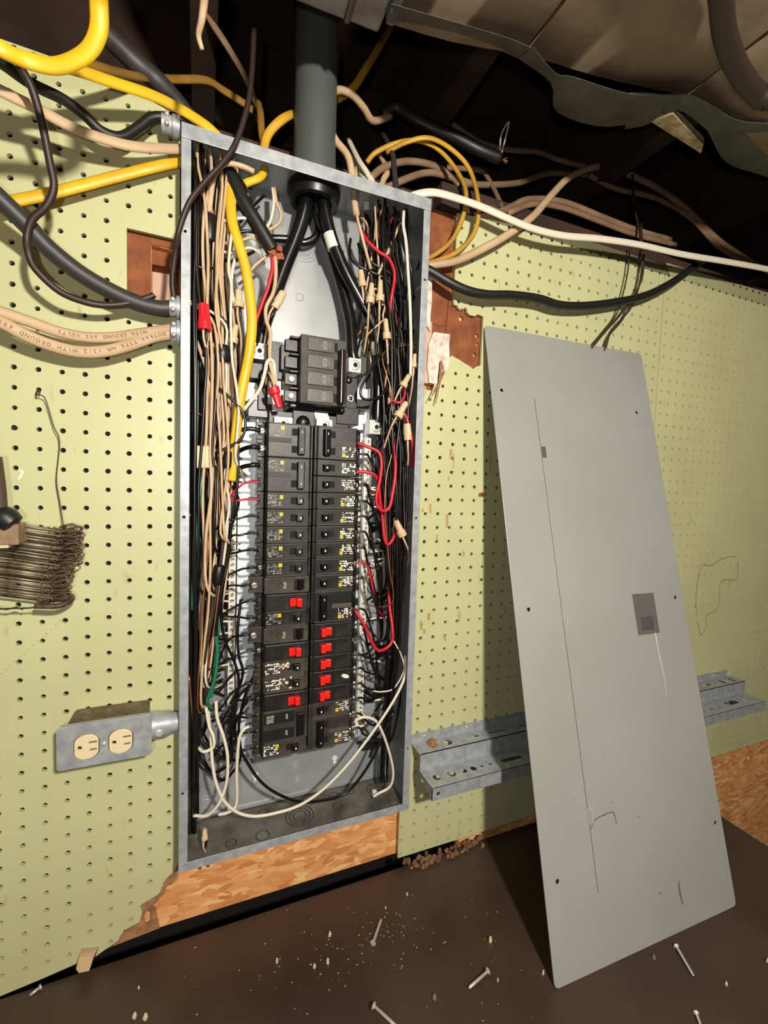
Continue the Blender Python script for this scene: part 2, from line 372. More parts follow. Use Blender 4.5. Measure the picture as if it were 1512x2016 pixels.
# torn brown under-layer where the board broke away
mb = MB(); slab(mb, [(0.095, -0.674), (0.165, -0.668)] + wob([(0.160, -0.640), (0.156, -0.628), (0.172, -0.615), (0.176, -0.603), (0.19, -0.598)], 0.002, 3) + [(0.19, -0.565), (0.165, -0.585), (0.13, -0.61), (0.11, -0.64)], [circ(0.149, -0.645, 0.005, 8, 0.011)], WALL, 0.0053, 0.008)
mk('torn_backing', mb, M_FIB, wall_back)
mb = MB(); slab(mb, wob([(0.628, 0.352), (0.690, 0.350), (0.702, 0.33), (0.699, 0.24), (0.66, 0.232), (0.625, 0.238)], 0.002, 3) + [(0.626, 0.30)], [circ(0.69, 0.30, 0.004, 7), circ(0.692, 0.285, 0.003, 7), circ(0.687, 0.265, 0.004, 7), circ(0.655, 0.325, 0.005, 7)], WALL, 0.009, 0.013)
mk('torn_backing', mb, M_OSBR, wall_back)
mb = MB(); slab(mb, wob([(0.5705, 0.385), (0.5715, 0.33), (0.5715, 0.305), (0.587, 0.288), (0.5865, 0.364)], 0.0012, 3) + [(0.586, 0.385)], [], WALL, -0.004, 0.02)
mk('foam_scrap', mb, M_FOAM, wall_back)
mb = MB(); slab(mb, wob([(0.594, 0.288), (0.585, 0.266), (0.583, 0.225), (0.588, 0.200), (0.604, 0.200), (0.606, 0.235), (0.611, 0.244), (0.618, 0.222), (0.626, 0.236), (0.626, 0.289)], 0.0012, 3), [], WALL, -0.004, 0.02)
mk('foam_scrap', mb, M_FOAM, wall_back)
for (a, b, r, f) in (((0.6125, -0.002, 0.244), (0.598, -0.012, 0.163), 0.003, 0.5), ((0.620, -0.002, 0.228), (0.590, -0.012, 0.175), 0.002, 0.5), ((0.6, -0.004, 0.2), (0.582, -0.014, 0.166), 0.0016, 0.6)):
    mb = MB(); mb.tube([a, (Vector(a) + Vector(b)) / 2 + Vector((0.001, -0.002, 0)), b], r, f, 6, 2, taper=lambda t: 1 - 0.7 * t)
    mk('splinter', mb, M_FIB if r > 0.0018 else M_PALE, wall_back)
# board nail seen left of the panel
for (u, v) in ((28, 841),):
    mb = MB(); mb.cyl(at(u, v, -0.004), at(u, v, 0.0), 0.003, 8); mk('nail_head', mb, M_PITCH, wall_back)
mb = MB(); q = at(950, 973, -0.006); mb.cyl(q + Vector((-0.006, 0, 0)), q + Vector((0.006, 0, 0)), 0.003, 8); mk('peg_fastener', mb, M_COPPER, wall_back)

# ceiling: subfloor, joists, rim, sill
mb = MB(); mb.box(-1.2, 2.9, -2.6, 0.5, 0.93, 0.95); ceiling = struct(mk('ceiling', mb, M_DARKWOOD))
for x in (-0.62, -0.21, 0.20, 0.61, 1.02, 1.43, 1.84):
    mb = MB(); mb.box(x, x + 0.038, -2.6, 0.32, 0.70, 0.93); mk('joist', mb, M_DARKWOOD, ceiling)
M_SILL = mat('dark_reddish_sill', (66, 42, 28), 0.85, 0, (40, 26, 18), 10, (0.35, 0.7), 0.3, 80)
mb = MB(); mb.box(-1.2, 2.9, 0.32, 0.36, 0.535, 0.93); struct(mk('trim_1', mb, M_DARKWOOD))
mb = MB(); mb.box(-1.2, 2.9, 0.03, 0.36, 0.503, 0.535); struct(mk('trim_2', mb, M_SILL))
mb = MB(); mb.box(0.60, 2.9, 0.0, 0.0295, 0.5035, 0.545); struct(mk('trim_3', mb, M_SILL))
mb = MB(); mb.box(-1.2, 2.9, -2.6, 0.03, -1.62, -1.59); struct(mk('floor', mb, mat('concrete', (110, 104, 96), 0.9, 0, (90, 84, 78), 8)))

# ------------------------------------------------------------------ the electrical panel enclosure
panel = thing('breaker_panel', ((BX0 + BX1) / 2, BB, BZ0), 'tall open grey steel breaker panel set into the pegboard wall', 'electrical panel')
def rings(mb, c, ax, radii, r=0.0007, n=24):
    c = Vector(c); ax = Vector(ax).normalized(); a = ax.orthogonal().normalized(); b = ax.cross(a)
    for R in radii:
        mb.tube([c + (a * math.cos(t) + b * math.sin(t)) * R for t in [2 * math.pi * i / n for i in range(n + 1)]], r, None, 5, 0)
T = 0.0015
mb = MB(); mb.box(BX0, BX1, BB - T, BB, BZ0, BZ1); mk('back_sheet', mb, M_BOX, panel)
mb = MB(); mb.box(BX0 + 0.03, BX1 - 0.03, BB - 0.004, BB - T, BZ0 + 0.004, BZ0 + 0.008); mk('back_crease', mb, M_BOX, panel)
mb = MB(); mb.box(BX0, BX0 + T, BF, BB, BZ0, BZ1); mk('side_wall', mb, M_BOX, panel)
mb = MB(); mb.box(BX1 - T, BX1, BF, BB, BZ0, BZ1); mk('side_wall', mb, M_BOX, panel)
mb = MB(); mb.box(BX0, BX1, BF, BB, BZ0, BZ0 + T); mk('end_wall', mb, mat('dirty_box_floor', (120, 118, 108), 0.5, 0.2, (70, 64, 54), 22, (0.35, 0.7)), panel)
mb = MB(); mb.box(BX0, BX1, BF, BB, BZ1 - T, BZ1); mk('end_wall', mb, M_BOX, panel)
LIP = 0.0118
def lip(name, outline, y, holes=()):
    mb = MB(); slab(mb, outline, list(holes), WALL, y, y + 0.0018); return mk(name, mb, M_GALV, panel, bevel=0.0005)
hl = [circ(BX0 + 0.005, at(363, v, BF).z, 0.002, 8) for v in (455, 1018, 1562)]
hr = [circ(BX1 - 0.0055, at(820, v, BF).z, 0.002, 8) for v in (547, 1020, 1470)]
lip('front_flange', [(BX0, BZ0 + 0.0), (BX0 + LIP, BZ0), (BX0 + LIP, BZ1 - 0.016), (BX0, BZ1 - 0.016)], BF - 0.0005, hl)
lip('front_flange', [(BX1 - LIP, BZ0), (BX1, BZ0), (BX1, BZ1), (BX1 - LIP, BZ1)], BF - 0.0005, hr)
lip('front_flange', [(BX0, BZ1 - 0.0185), (BX1, BZ1 - 0.0185), (BX1, BZ1), (BX0, BZ1)], BF - 0.0024)
lip('front_flange', [(BX0, BZ0), (BX1 - 0.004, BZ0), (BX1, BZ0 + 0.004), (BX1, BZ0 + 0.0125), (BX0, BZ0 + 0.0125)], BF - 0.0024)
for (u, v, rr) in ((583, 1520, (0.009, 0.014, 0.019)), (748, 1487, (0.007, 0.011)), (410, 1545, (0.012, 0.019, 0.025)), (600, 490, (0.011, 0.016, 0.021)), (672, 470, (0.007, 0.011)), (590, 585, (0.006,))):
    mb = MB(); rings(mb, at(u, v, BB - T), (0, 1, 0), rr); mk('knockout', mb, M_BOX, panel, sm=True)
for (u, v, rr) in ((590, 1606, (0.011, 0.017, 0.023)), (517, 1645, (0.010,)), (518, 1600, (0.008,)), (657, 1566, (0.008,)), (688, 1557, (0.008,)), (738, 1553, (0.009, 0.015)), (664, 1588, (0.008,)), (455, 1660, (0.008,)), (740, 1590, (0.008,)), (775, 1580, (0.008,))):
    mb = MB(); q = atz(u, v, BZ0 + T); rings(mb, q, (0, 0, 1), rr, 0.0009); mk('knockout', mb, mat('knockout_rust', (70, 62, 52), 0.6, 0.3), panel, sm=True)
for (u, v, rr) in ((815, 505, (0.006, 0.011)), (812, 640, (0.007, 0.012))):
    d = RX * ((u - 756) / FPX) + RD * ((v - 1008) / FPX) + RF; q = CP + d * ((BX1 - T - CP.x) / d.x)
    mb = MB(); rings(mb, q, (1, 0, 0), rr, 0.0007); mk('knockout', mb, M_BOX, panel, sm=True)
for (u, v) in ((503, 1536), (659, 1502)):
    mb = MB(); q = at(u, v, BB - T); mb.lathe(q, (0, -1, 0), [(0, 0.0065), (0.002, 0.0065), (0.0035, 0.005), (0.0045, 0.002)], 12); mk('mounting_screw', mb, M_STEEL, panel, sm=True)
    mb = MB(); q2 = at(u, v - 10, BB - T - 0.0004); mb.lathe(q2, (0, -1, 0), [(0, 0.005), (0.0003, 0.005)], 12); mk('keyhole', mb, M_PAN, panel)
# interior: bright pan, black base, neutral bars, lugs
PX0, PX1 = at(466, 1100, 0.032).x, at(716, 1100, 0.032).x
PZ0, PZ1 = at(600, 1470, 0.032).z, at(600, 752, 0.032).z
mb = MB(); slab(mb, rect(PX0, PX1, PZ0, PZ1), [circ(PX0 + 0.012, PZ1 - 0.02, 0.003, 8), circ(PX1 - 0.012, PZ0 + 0.02, 0.003, 8)], WALL, 0.031, 0.0335)
mb.box(PX0, PX0 + 0.0012, 0.021, 0.031, PZ0, PZ1); mb.box(PX1 - 0.0012, PX1, 0.021, 0.031, PZ0, PZ1); mk('interior_pan', mb, M_PAN, panel)
for px in (502, 713):
    mb = MB(); x = at(px, 1090, 0.02).x; mb.box(x, x + 0.0012, 0.012, 0.030, PZ0 + 0.01, PZ1 - 0.07); mk('pan_rail', mb, M_PAN, panel)
XS = at(613.5, 1090, -0.043).x
ZT = at(560, 832, -0.043).z
mb = MB(); mb.box(XS - 0.062, XS + 0.062, -0.012, 0.031, ZT - 0.512, ZT + 0.02); mk('bus_base', mb, M_BLACK, panel)
def bar(u0, v0, u1, v1, wd, lab):
    x = at(u0, v0, 0.014).x; z1 = at(u0, v0, 0.014).z; z0 = at(u1, v1, 0.014).z
    mb = MB(); mb.box(x - wd, x + wd, 0.014, 0.024, z0, z1); b = mk('neutral_bar', mb, M_BAR, panel, bevel=0.0006); b['label'] = lab
    n = int((z1 - z0) / 0.0094)
    for i in range(n):
        z = z1 - 0.006 - i * 0.0094 + random.uniform(-0.0006, 0.0006)
        if random.random() < 0.05: continue
        m = MB(); h = random.uniform(0.0005, 0.0022)
        a = random.uniform(0, 3.14)
        m.lathe((x, 0.0138, z), (0, -1, 0), [(0, 0.0034), (h, 0.0034), (h, 0.0024), (h - 0.0009, 0.002)], 9)
        m.cur = 1; m.obox((x, 0.0138 - h, z), (math.cos(a) * 0.003, 0, math.sin(a) * 0.003), (0, 0.0002, 0), (-math.sin(a) * 0.0005, 0, math.cos(a) * 0.0005))
        m.cur = 0
        mk('bar_screw', m, [M_STEEL, M_PITCH], b)
    return b
bar(459, 985, 455, 1388, 0.0052, 'left neutral bar with a row of set screws')
bar(725, 862, 712, 1412, 0.0056, 'right neutral bar with a row of set screws')
def lug(u, v, y, wd, ht, dp, r, name='lug', m=None):
    q = at(u, v, y); mb = MB(); mb.box(q.x - wd / 2, q.x + wd / 2, y, y + dp, q.z - ht / 2, q.z + ht / 2); b = mk(name, mb, m or M_ALU, panel, bevel=0.0008)
    mb = MB(); mb.lathe((q.x, y, q.z), (0, -1, 0), [(0, r), (0.0015, r), (0.0022, r * 0.8), (0.0022, r * 0.45), (-0.001, r * 0.4)], 16); s = mk('lug_screw', mb, M_STEEL, b, sm=True, autos=35)
    mb = MB(); mb.lathe((q.x, y - 0.0012, q.z), (0, -1, 0), [(0, r * 0.4), (0.0006, r * 0.4)], 6); mk('hex_socket', mb, M_PITCH, b)
    return b
lug(511, 691, -0.008, 0.021, 0.024, 0.03, 0.0085)
lug(699, 719, -0.012, 0.021, 0.023, 0.03, 0.0085)
lug(741, 841, -0.005, 0.024, 0.024, 0.024, 0.0085)
lug(558, 834, -0.02, 0.028, 0.02, 0.008, 0.0085, 'bus_screw_plate')
lug(639, 838, -0.02, 0.026, 0.02, 0.008, 0.0085, 'bus_screw_plate')
mb = MB(); mb.obox(at(632, 815, -0.012), (0.011, 0, 0), (0, 0.0012, 0), (-0.006, 0, 0.017)); mk('bus_strap', mb, M_ALU, panel)
mb = MB(); q = at(597, 832, -0.018); mb.lathe(q, (0, -1, 0), [(0, 0.011), (0.003, 0.010), (0.006, 0.006), (0.007, 0.002)], 16); mk('centre_bolt', mb, M_BLACKG, panel, sm=True)
mb = MB(); q = at(597, 830, -0.012); mb.box(q.x - 0.017, q.x + 0.017, -0.016, 0.02, q.z - 0.016, q.z + 0.016); mk('bolt_housing', mb, M_BLACK, panel, bevel=0.001)
q = at(710, 1418, 0.006); mb = MB(); mb.tube([q + Vector((-0.02, 0, -0.012)), q + Vector((-0.008, 0, -0.004)), q + Vector((0.006, 0, 0.003))], 0.012, 0.12, 10, 3, taper=lambda t: 0.7 + 0.3 * t); mb.lathe(q, (0, -1, 0), [(0, 0.012), (0.002, 0.012)], 16); mk('bar_end_tab', mb, M_WHITE, panel)
mb = MB(); mb.lathe(q, (0, -1, 0), [(0.002, 0.006), (0.005, 0.006), (0.006, 0.004)], 12); mk('tab_screw', mb, mat('brass', (150, 130, 96), 0.4, 0.7), panel)
# insulators around the main breaker
def blk(u0, v0, u1, v1, y0, y1, name, m=M_BLACK, bev=0.0012):
    a = at(u0, v0, y0); b = at(u1, v1, y0); mb = MB(); mb.box(min(a.x, b.x), max(a.x, b.x), y0, y1, min(a.z, b.z), max(a.z, b.z)); return mk(name, mb, m, panel, bevel=bev)
blk(492, 712, 541, 750, 0.0, 0.04, 'lug_insulator'); blk(530, 670, 556, 748, -0.006, 0.04, 'lug_insulator'); blk(553, 678, 573, 730, -0.018, 0.03, 'main_base')
blk(488, 785, 535, 824, 0.004, 0.03, 'bus_cover', M_BLACKG); blk(508, 749, 524, 808, 0.0, 0.03, 'bus_finger')
blk(527, 746, 574, 800, 0.002, 0.03, 'bus_bar', M_ALU); blk(482, 751, 510, 792, 0.006, 0.03, 'bus_bar', M_PAN)
blk(568, 790, 680, 815, -0.022, 0.03, 'bus_cover', M_BLACKG, 0.004); blk(682, 742, 703, 806, -0.012, 0.03, 'lug_insulator'); blk(663, 800, 706, 838, -0.014, 0.03, 'bus_cover')
blk(700, 785, 728, 806, 0.0, 0.03, 'lug_insulator'); blk(700, 700, 722, 738, 0.004, 0.03, 'lug_insulator', mat('olive_insulator', (60, 60, 48), 0.5))
for (u, v) in ((687, 749), (689, 785)):
    q = at(u, v, -0.0125); mb = MB(); mb.lathe(q, (0, -1, 0), [(0, 0.005), (0.002, 0.005), (0.003, 0.003)], 12)
    mb.cur = 1
    if v > 770: rings(mb, q + Vector((0, -0.002, 0)), (0, 1, 0), (0.0045,), 0.0012, 14)
    mk('insulator_screw', mb, [M_BLACKG, M_WHITE], panel, sm=True)
# conduit hub on the top wall
qc = at(628, 300, 0.0)
mb = MB(); mb.lathe((0.3775, 0.0, BZ1), (0, 0, 1), [(-0.012, 0.028), (-0.012, 0.036), (-0.002, 0.039), (0.0, 0.034), (0.05, 0.032), (0.32, 0.032), (0.32, 0.028), (-0.012, 0.028)], 28)
tag(mk('service_conduit', mb, mat('shaded_grey_pvc', (76, 81, 79), 0.5), sm=True, autos=40), 'wide grey vertical conduit entering the top of the breaker panel', 'conduit')  # grey base lowered to carry the shade around the conduit
mb = MB(); mb.lathe((0.3775, 0.0, BZ1), (0, 0, 1), [(-0.012, 0.026), (-0.026, 0.028), (-0.026, 0.036), (-0.013, 0.041), (-0.005, 0.041), (-0.005, 0.026)], 28)
tag(mk('conduit_bushing', mb, M_BLACKG, sm=True, autos=40), 'round black bushing under the panel top where thick cables drop in', 'bushing')

# ------------------------------------------------------------------ breakers
P_ = G
def breaker(side, slot, poles, style, label, name='circuit_breaker'):
    s = -1 if side == 'L' else 1
    zt = ZT - slot * P_ + (0.0005 if side == 'R' else 0); h = poles * P_ - 0.0006; zc = zt - poles * P_ / 2
    def Pn(d, y, wv): return Vector((XS + s * d, y, zc - s * wv))
    root = thing(name, (XS + s * 0.04, -0.012, zc), label, 'breaker', 'breakers in the panel')
    wide = style in ('ge', 'sq')
    D1 = 0.088 if style == 'ge' else 0.0795
    yf = {'red': -0.047, 'ge': -0.044, 'sq': -0.047}.get(style, -0.043)
    body = M_DUSTY if style in ('ge', 'dust', 'sq') or slot > 11 and style == 'hom' else M_BLACK
    prof = [(0.0012, -0.012), (D1 - 0.004, -0.012), (D1, -0.018), (D1, -0.026), (D1 - 0.009, -0.028), (D1 - 0.0095, yf + 0.0035), (D1 - 0.0125, yf), (0.007, yf), (0.0035, yf + 0.002), (0.0012, yf + 0.002)]
    if style == 'ge': prof = [(0.0012, -0.012), (D1, -0.012), (D1, -0.030), (D1 - 0.017, -0.033), (D1 - 0.018, yf), (0.0035, yf), (0.0012, yf + 0.004)]
    mb = MB(); mb.prism(prof, lambda p, t: Pn(p[0], p[1], t), -h / 2, h / 2)
    mk('body', mb, body, root, bevel=0.0009)
    mb = MB()
    for p in range(poles):
        c = (p - (poles - 1) / 2) * P_
        # terminal end lug slots and screws
        mb2 = MB(); rs = 0.0042 if style == 'ge' or (side == 'L' and slot < 2) else 0.003; mb2.lathe(Pn(D1 - 0.005, -0.026 if style != 'ge' else -0.031, c), (0, -1, 0), [(0, rs), (0.003, rs), (0.0036, rs * .7)], 10)
        mb2.cur = 1; mb2.obox(Pn(D1 - 0.005, -0.0298 if style != 'ge' else -0.0348, c), (0.0035, 0, 0.001), (0, 0.0003, 0), (-0.0002, 0, 0.0006))
        mk('terminal_screw', mb2, [M_STEEL if rs > .004 or (slot * 7) % 5 == 1 else mat('tarnished_screw', (86, 80, 70), 0.45, 0.5), M_PITCH], root)
        for q in (-1, 1):
            mb.obox(Pn(D1 - 0.001, -0.027, c + q * 0.0098), (0.0035, 0, 0), (0, 0.006, 0), (0, 0, 0.0022))
    mk('terminal_guard', mb, body, root)
    # raised rim of the face
    if style in ('hom', 'dust'):
        mb = MB()
        for wv in (-h / 2 + 0.0012, h / 2 - 0.0012): mb.obox(Pn((0.007 + D1 - 0.0125) / 2, yf - 0.0004, wv), ((D1 - 0.0195) / 2, 0, 0), (0, 0.0006, 0), (0, 0, 0.0007))
        if poles == 2: mb.obox(Pn(0.05, yf - 0.0003, 0.0), (0.016, 0, 0), (0, 0.0005, 0), (0, 0, 0.0035))
        mk('face_rim', mb, mat('dust_ridge', (76, 70, 60), 0.7), root)
    pr = MB()
    e = -0.00025
    def dec(d0, d1, w0, w1, k, y=None):
        y = yf + e if y is None else y; pr.cur = k
        pr.add([Pn(d0, y, w0), Pn(d1, y, w0), Pn(d1, y, w1), Pn(d0, y, w1)], [(0, 1, 2, 3)])
    # handle(s)
    def handle(d0, d1, hw, c, m, out=0.0075, tilt=0.002):
        mb = MB(); mb.prism([(d0, yf + 0.001), (d1, yf + 0.001), (d1 - 0.001, yf - out + tilt), (d0 + 0.001 + tilt, yf - out)], lambda p, t: Pn(p[0], p[1], t), c - hw, c + hw)
        return mk('handle', mb, m, root, bevel=0.0006)
    if style == 'red':
        pr.cur = 0; dec(0.013, 0.034, -0.0075, 0.0075, 0)
        mb = MB(); k = 0.006
        mb.prism([(0.015, yf + 0.001), (0.033, yf + 0.001), (0.033, yf - 0.004), (0.0245, yf - 0.0025), (0.0225, yf - 0.009), (0.0155, yf - 0.009)], lambda p, t: Pn(p[0], p[1], t), -k, k)
        hd = mk('handle', mb, M_RED, root, bevel=0.0006); hd['label'] = 'bright red toggle handle'
    elif style == 'ge':
        dec(0.010, 0.026, -0.0085, 0.0085, 0); handle(0.011, 0.022, 0.0078, 0, M_BLACKG, 0.006, 0.004)
        rings(pr, Pn(0.047, yf, 0), (0, 1, 0), (0.0035,), 0.0004, 12); dec(0.038, 0.042, -0.005, 0.005, 2)
    elif style == 'sq':
        mb = MB(); mb.box(*sorted((XS + s * 0.008, XS + s * 0.019)), yf - 0.006, yf + 0.001, zc - h * 0.36, zc + h * 0.36); mk('handle', mb, M_BLACKG, root, bevel=0.001)
        for p in (-0.5, 0.5):
            dec(0.022, 0.068, p * P_ - 0.0085, p * P_ + 0.0085, 0)
            text(pr, 'OFF', Pn(0.034, yf - 0.0006, p * P_ + 0.001), (0, 0, -1), (1, 0, 0), 0.0048); pr.m[-len(glyphs('OFF')[1]):] = [1] * len(glyphs('OFF')[1])
        dec(0.053, 0.064, 0.5 * P_ - 0.006, 0.5 * P_ + 0.006, 2, yf - 0.0006)
    else:
        for p in range(poles):
            c = (p - (poles - 1) / 2) * P_
            dec(0.025, 0.0335, c - 0.0052, c + 0.0052, 0)
            if poles == 1: handle(0.0135, 0.0255, 0.0046, c, M_BLACKG)
            dec(0.0185, 0.0205, c - 0.0016, c + 0.0016, 1, yf - 0.0082)
            if style == 'bare' or p == poles - 1 or style == 'dust':
                # printed label: yellow square and rows of fine print
                yl = style == 'hom'
                if yl:
                    dec(0.0445, 0.0495, c + 0.0022, c + 0.0078, 3); dec(0.0466, 0.0474, c + 0.0045, c + 0.0055, 0, yf + 2 * e)
                k = 1 if side == 'R' or slot > 18 or style != 'hom' else 2
                rows = 5
                for r_ in range(rows):
                    w0 = c - 0.0078 + r_ * 0.0033; dd = 0.0505 if yl and r_ >= 3 else 0.0445
                    while dd < 0.066:
                        L = random.uniform(0.0008, 0.0045)
                        if random.random() < 0.68: dec(dd, min(dd + L, 0.067), w0, w0 + random.choice((0.0012, 0.002, 0.0028)), k)
                        dd += L + random.uniform(0.0003, 0.0012)
        if poles == 2:
            handle(0.013, 0.0255, P_ / 2 + 0.007, 0, M_BLACKG, 0.009)
        if style == 'dust':
            random.seed(slot * 3)
            for i in range(16):
                d = random.gauss(0.036, 0.007); wv = random.gauss(0.003, 0.006); r = random.uniform(0.0006, 0.0028)
                if abs(wv) < 0.0115:
                    pr.cur = 4; pr.add([Pn(d + r * math.cos(t) * random.uniform(0.6, 1.2), yf + 2 * e - i * 1e-5, wv + r * 0.8 * math.sin(t)) for t in [i2 * math.pi / 4 for i2 in range(8)]], [tuple(range(8))])
    if style == 'red' and slot == 15 and side == 'R':
        pr.cur = 1; pr.add([Pn(0.058 + 0.0065 * math.cos(t), yf + e, 0.0 + 0.0034 * math.sin(t) + 0.002 * math.cos(t)) for t in [i * math.pi / 6 for i in range(12)]], [tuple(range(12))])
    mk('face_print', pr, [M_PITCH, M_WHITE, M_LABEL, M_YEL, mat('cream_paint_spatter', (222, 200, 164), 0.8)], root)
    return root
O = ['', 'topmost', 'second', 'third', 'fourth', 'fifth', 'sixth', 'seventh', 'eighth', 'ninth', 'tenth', 'eleventh', 'twelfth', 'thirteenth', 'fourteenth', 'fifteenth', 'sixteenth', 'bottom']
def od(n): return O[n] if n in (1, 17) else O[n] + ' from the top'
D = {'hom1': 'slim black breaker with yellow print square', 'hom2': 'double black breaker with tied handles', 'red1': 'black breaker with red toggle',
     'ge1': 'wide dusty breaker with exposed terminal screw', 'sq2': 'dusty double breaker lettered OFF twice', 'dust1': 'black breaker splashed with cream paint', 'bare1': 'black breaker with white fine print'}
Lc = [('hom', 2), ('hom', 2)] + [('hom', 1)] * 5 + [('ge', 1), ('red', 1), ('hom', 1), ('ge', 1), ('red', 1), ('dust', 1), ('dust', 1), ('red', 1), ('sq', 2), ('hom', 1)]
Rc = [('hom', 2), ('bare', 1), ('bare', 1)] + [('hom', 1)] * 6 + [('hom', 2)] + [('red', 1)] * 5 + [('hom', 1), ('hom', 2)]
TERM = []
for side, L in (('L', Lc), ('R', Rc)):
    k = 0
    for i, (st, p) in enumerate(L):
        breaker(side, k, p, st, '%s, %s in the %s column' % (D[st + str(p)], od(i + 1), 'left' if side == 'L' else 'right'))
        for j in range(p): TERM.append((side, k + j, st))
        k += p
# main breaker
YM = -0.047
a = at(593, 660, YM); b = at(681, 798, YM); zc = (a.z + b.z) / 2; hh = 0.0995; x0, x1 = a.x, b.x
root = thing('main_breaker', ((x0 + x1) / 2, -0.01, zc), 'large four-section black main breaker with one long handle above the columns', 'breaker')
mb = MB(); mb.box(x0, x1, YM + 0.001, -0.012, zc - hh / 2, zc + hh / 2); mk('body', mb, M_DUSTY, root, bevel=0.0012)
for i in range(4):
    z = zc + hh / 2 - hh / 8 - i * hh / 4
    mb = MB(); mb.box(x0 - 0.019, x0, YM + 0.022, -0.012, z - 0.0085, z + 0.0085); mk('terminal_block', mb, M_BLACK, root, bevel=0.001)
    mb = MB(); mb.box(x0 - 0.013, x0, YM + 0.014, YM + 0.03, z + 0.0085, z + 0.012); mk('terminal_block', mb, M_BLACK, root, bevel=0.001)
    if i > 1:
        mb = MB(); mb.lathe((x0 - 0.009, YM + 0.0225, z), (0, -1, 0), [(0, 0.005), (0.003, 0.005), (0.004, 0.003)], 10); mk('terminal_screw', mb, M_STEEL, root)
    mb = MB(); mb.box(x0 + 0.010, x0 + 0.0505, YM - 0.0006, YM + 0.002, z - 0.0095, z + 0.0095); mk('face_panel', mb, M_BLACK, root, bevel=0.0006)
    pr = MB(); zf = YM - 0.0009
    slab(pr, rrect(x0 + 0.033, x0 + 0.039, z - 0.006, z + 0.006, 0.002), [], WALL, zf, zf + 0.0002)
    text(pr, 'OFF', (x0 + 0.0425, zf, z), (0, 0, -1), (1, 0, 0), 0.0052)
    pr.cur = 1
    for q in range(3): slab(pr, rect(x0 + 0.0345 + q * 0.0012, x0 + 0.0352 + q * 0.0012, z - 0.004, z + 0.004), [], WALL, zf - 0.0002, zf)
    if i == 0: pr.cur = 0; rings(pr, (x0 + 0.027, zf, z), (0, 1, 0), (0.004, 0.0028), 0.0003, 14)
    if i == 3: text(pr, 'CH 4 MAIN', (x0 + 0.026, zf, z), (0, 0, -1), (1, 0, 0), 0.0022) if False else None
    mk('face_print', pr, [mat('worn_print', (132, 126, 112), 0.6), M_BLACK], root)
    mb = MB(); mb.box(x0 + 0.0515, x0 + 0.0555, YM - 0.0005, YM + 0.002, z - 0.007, z + 0.006); mk('handle_slot', mb, M_PITCH, root)
mb = MB(); mb.prism([(x0 + 0.0555, YM), (x0 + 0.0665, YM), (x0 + 0.0655, YM - 0.011), (x0 + 0.0585, YM - 0.013)], lambda p, t: Vector((p[0], p[1], t)), zc - hh / 2 + 0.003, zc + hh / 2 - 0.017)
h_ = mk('handle', mb, mat('dark_brown_handle', (40, 30, 25), 0.3), root, bevel=0.0012)

# ------------------------------------------------------------------ panel cover leaning on the wall
BZ = -0.69                                                   # bench top
BL = Vector((0.6889, -0.2649, BZ)); BR = Vector((1.0829, -0.2767, BZ)); TL = Vector((0.6949, -0.004, 0.3166))
ex = (BR - BL).normalized(); en = ex.cross(TL - BL).normalized(); ez = en.cross(ex) * -1
if ez.z < 0: ez = -ez
if en.y > 0: en = -en
CW = (BR - BL).length; CH = (TL - BL).length
def oncov(u, v):
    d = RX * ((u - 756) / FPX) + RD * ((v - 1008) / FPX) + RF
    q = CP + d * ((BL - CP).dot(en) / d.dot(en)) - BL
    return q.dot(ex), q.dot(ez)
CV = lambda p, d: BL + ex * p[0] + ez * p[1] - en * d
cover = thing('panel_cover', BL + ex * CW / 2, 'grey sheet metal panel cover leaning against the pegboard on the bench', 'panel cover')
slitp = [oncov(1052, 785), oncov(1178, 1760)]
sa, sb = Vector(slitp[0]), Vector(slitp[1])
holes = [circ(*oncov(u, v), 0.0034, 12) for (u, v) in ((988, 768), (1041, 1200), (1098, 1736), (1254, 812), (1330, 1176), (1409, 1620))]
holes += [[(sa.x, sa.y), (sb.x, sb.y), (sb.x + 0.0013, sb.y), (sa.x + 0.0013, sa.y)]]
l0, l1 = oncov(1248, 1170), oncov(1296, 1246)
lx0, lx1 = oncov(1250, 1205)[0], oncov(1293, 1205)[0]
holes += [rect(lx0, lx1, l1[1], l0[1])]
mb = MB(); slab(mb, rrect(0, CW, 0, CH, 0.008), holes, CV, 0.0, 0.0022)
mk('cover_sheet', mb, M_COVER, cover, bevel=0.0007)
mb = MB()
for p in (rect(0.012, CW - 0.012, 0.012, CH - 0.012),): slab(mb, p, [], CV, 0.006, 0.0066)
mk('black_backing', mb, M_PITCH, cover)  # black sheet behind the cover, seen through its holes and slit
for (u, v, m) in ((1070, 890, mat('tarnished_hinge', (120, 108, 88), 0.5, 0.5)), (1113, 1220, M_STEEL), (1162, 1607, M_STEEL)):
    x, z = oncov(u, v); mb = MB(); slab(mb, rect(x - 0.0035, x + 0.0055, z - 0.0105, z + 0.0105), [], CV, -0.0008, 0.003); mk('hinge', mb, m, cover, bevel=0.0004)
    mb = MB(); slab(mb, rect(x - 0.0004, x + 0.0004, z - 0.009, z + 0.009), [], CV, -0.0011, 0.0); mk('hinge_pin', mb, M_LATCH, cover)
mb = MB(); slab(mb, rrect(lx0, lx1, l1[1], l0[1], 0.002), [rect(lx0 + 0.012, lx1 - 0.012, l1[1] + 0.008, l1[1] + 0.03)], CV, 0.0005, 0.004); lt = mk('door_latch', mb, M_LATCH, cover, bevel=0.0005); lt['label'] = 'dark grey door latch with square thumb piece'
mb = MB(); slab(mb, rect(lx0 + 0.0125, lx1 - 0.0125, l1[1] + 0.0085, l1[1] + 0.0295), [], CV, 0.0012, 0.004); mk('thumb_slide', mb, mat('latch_slide', (82, 81, 80), 0.3), cover, bevel=0.0006)
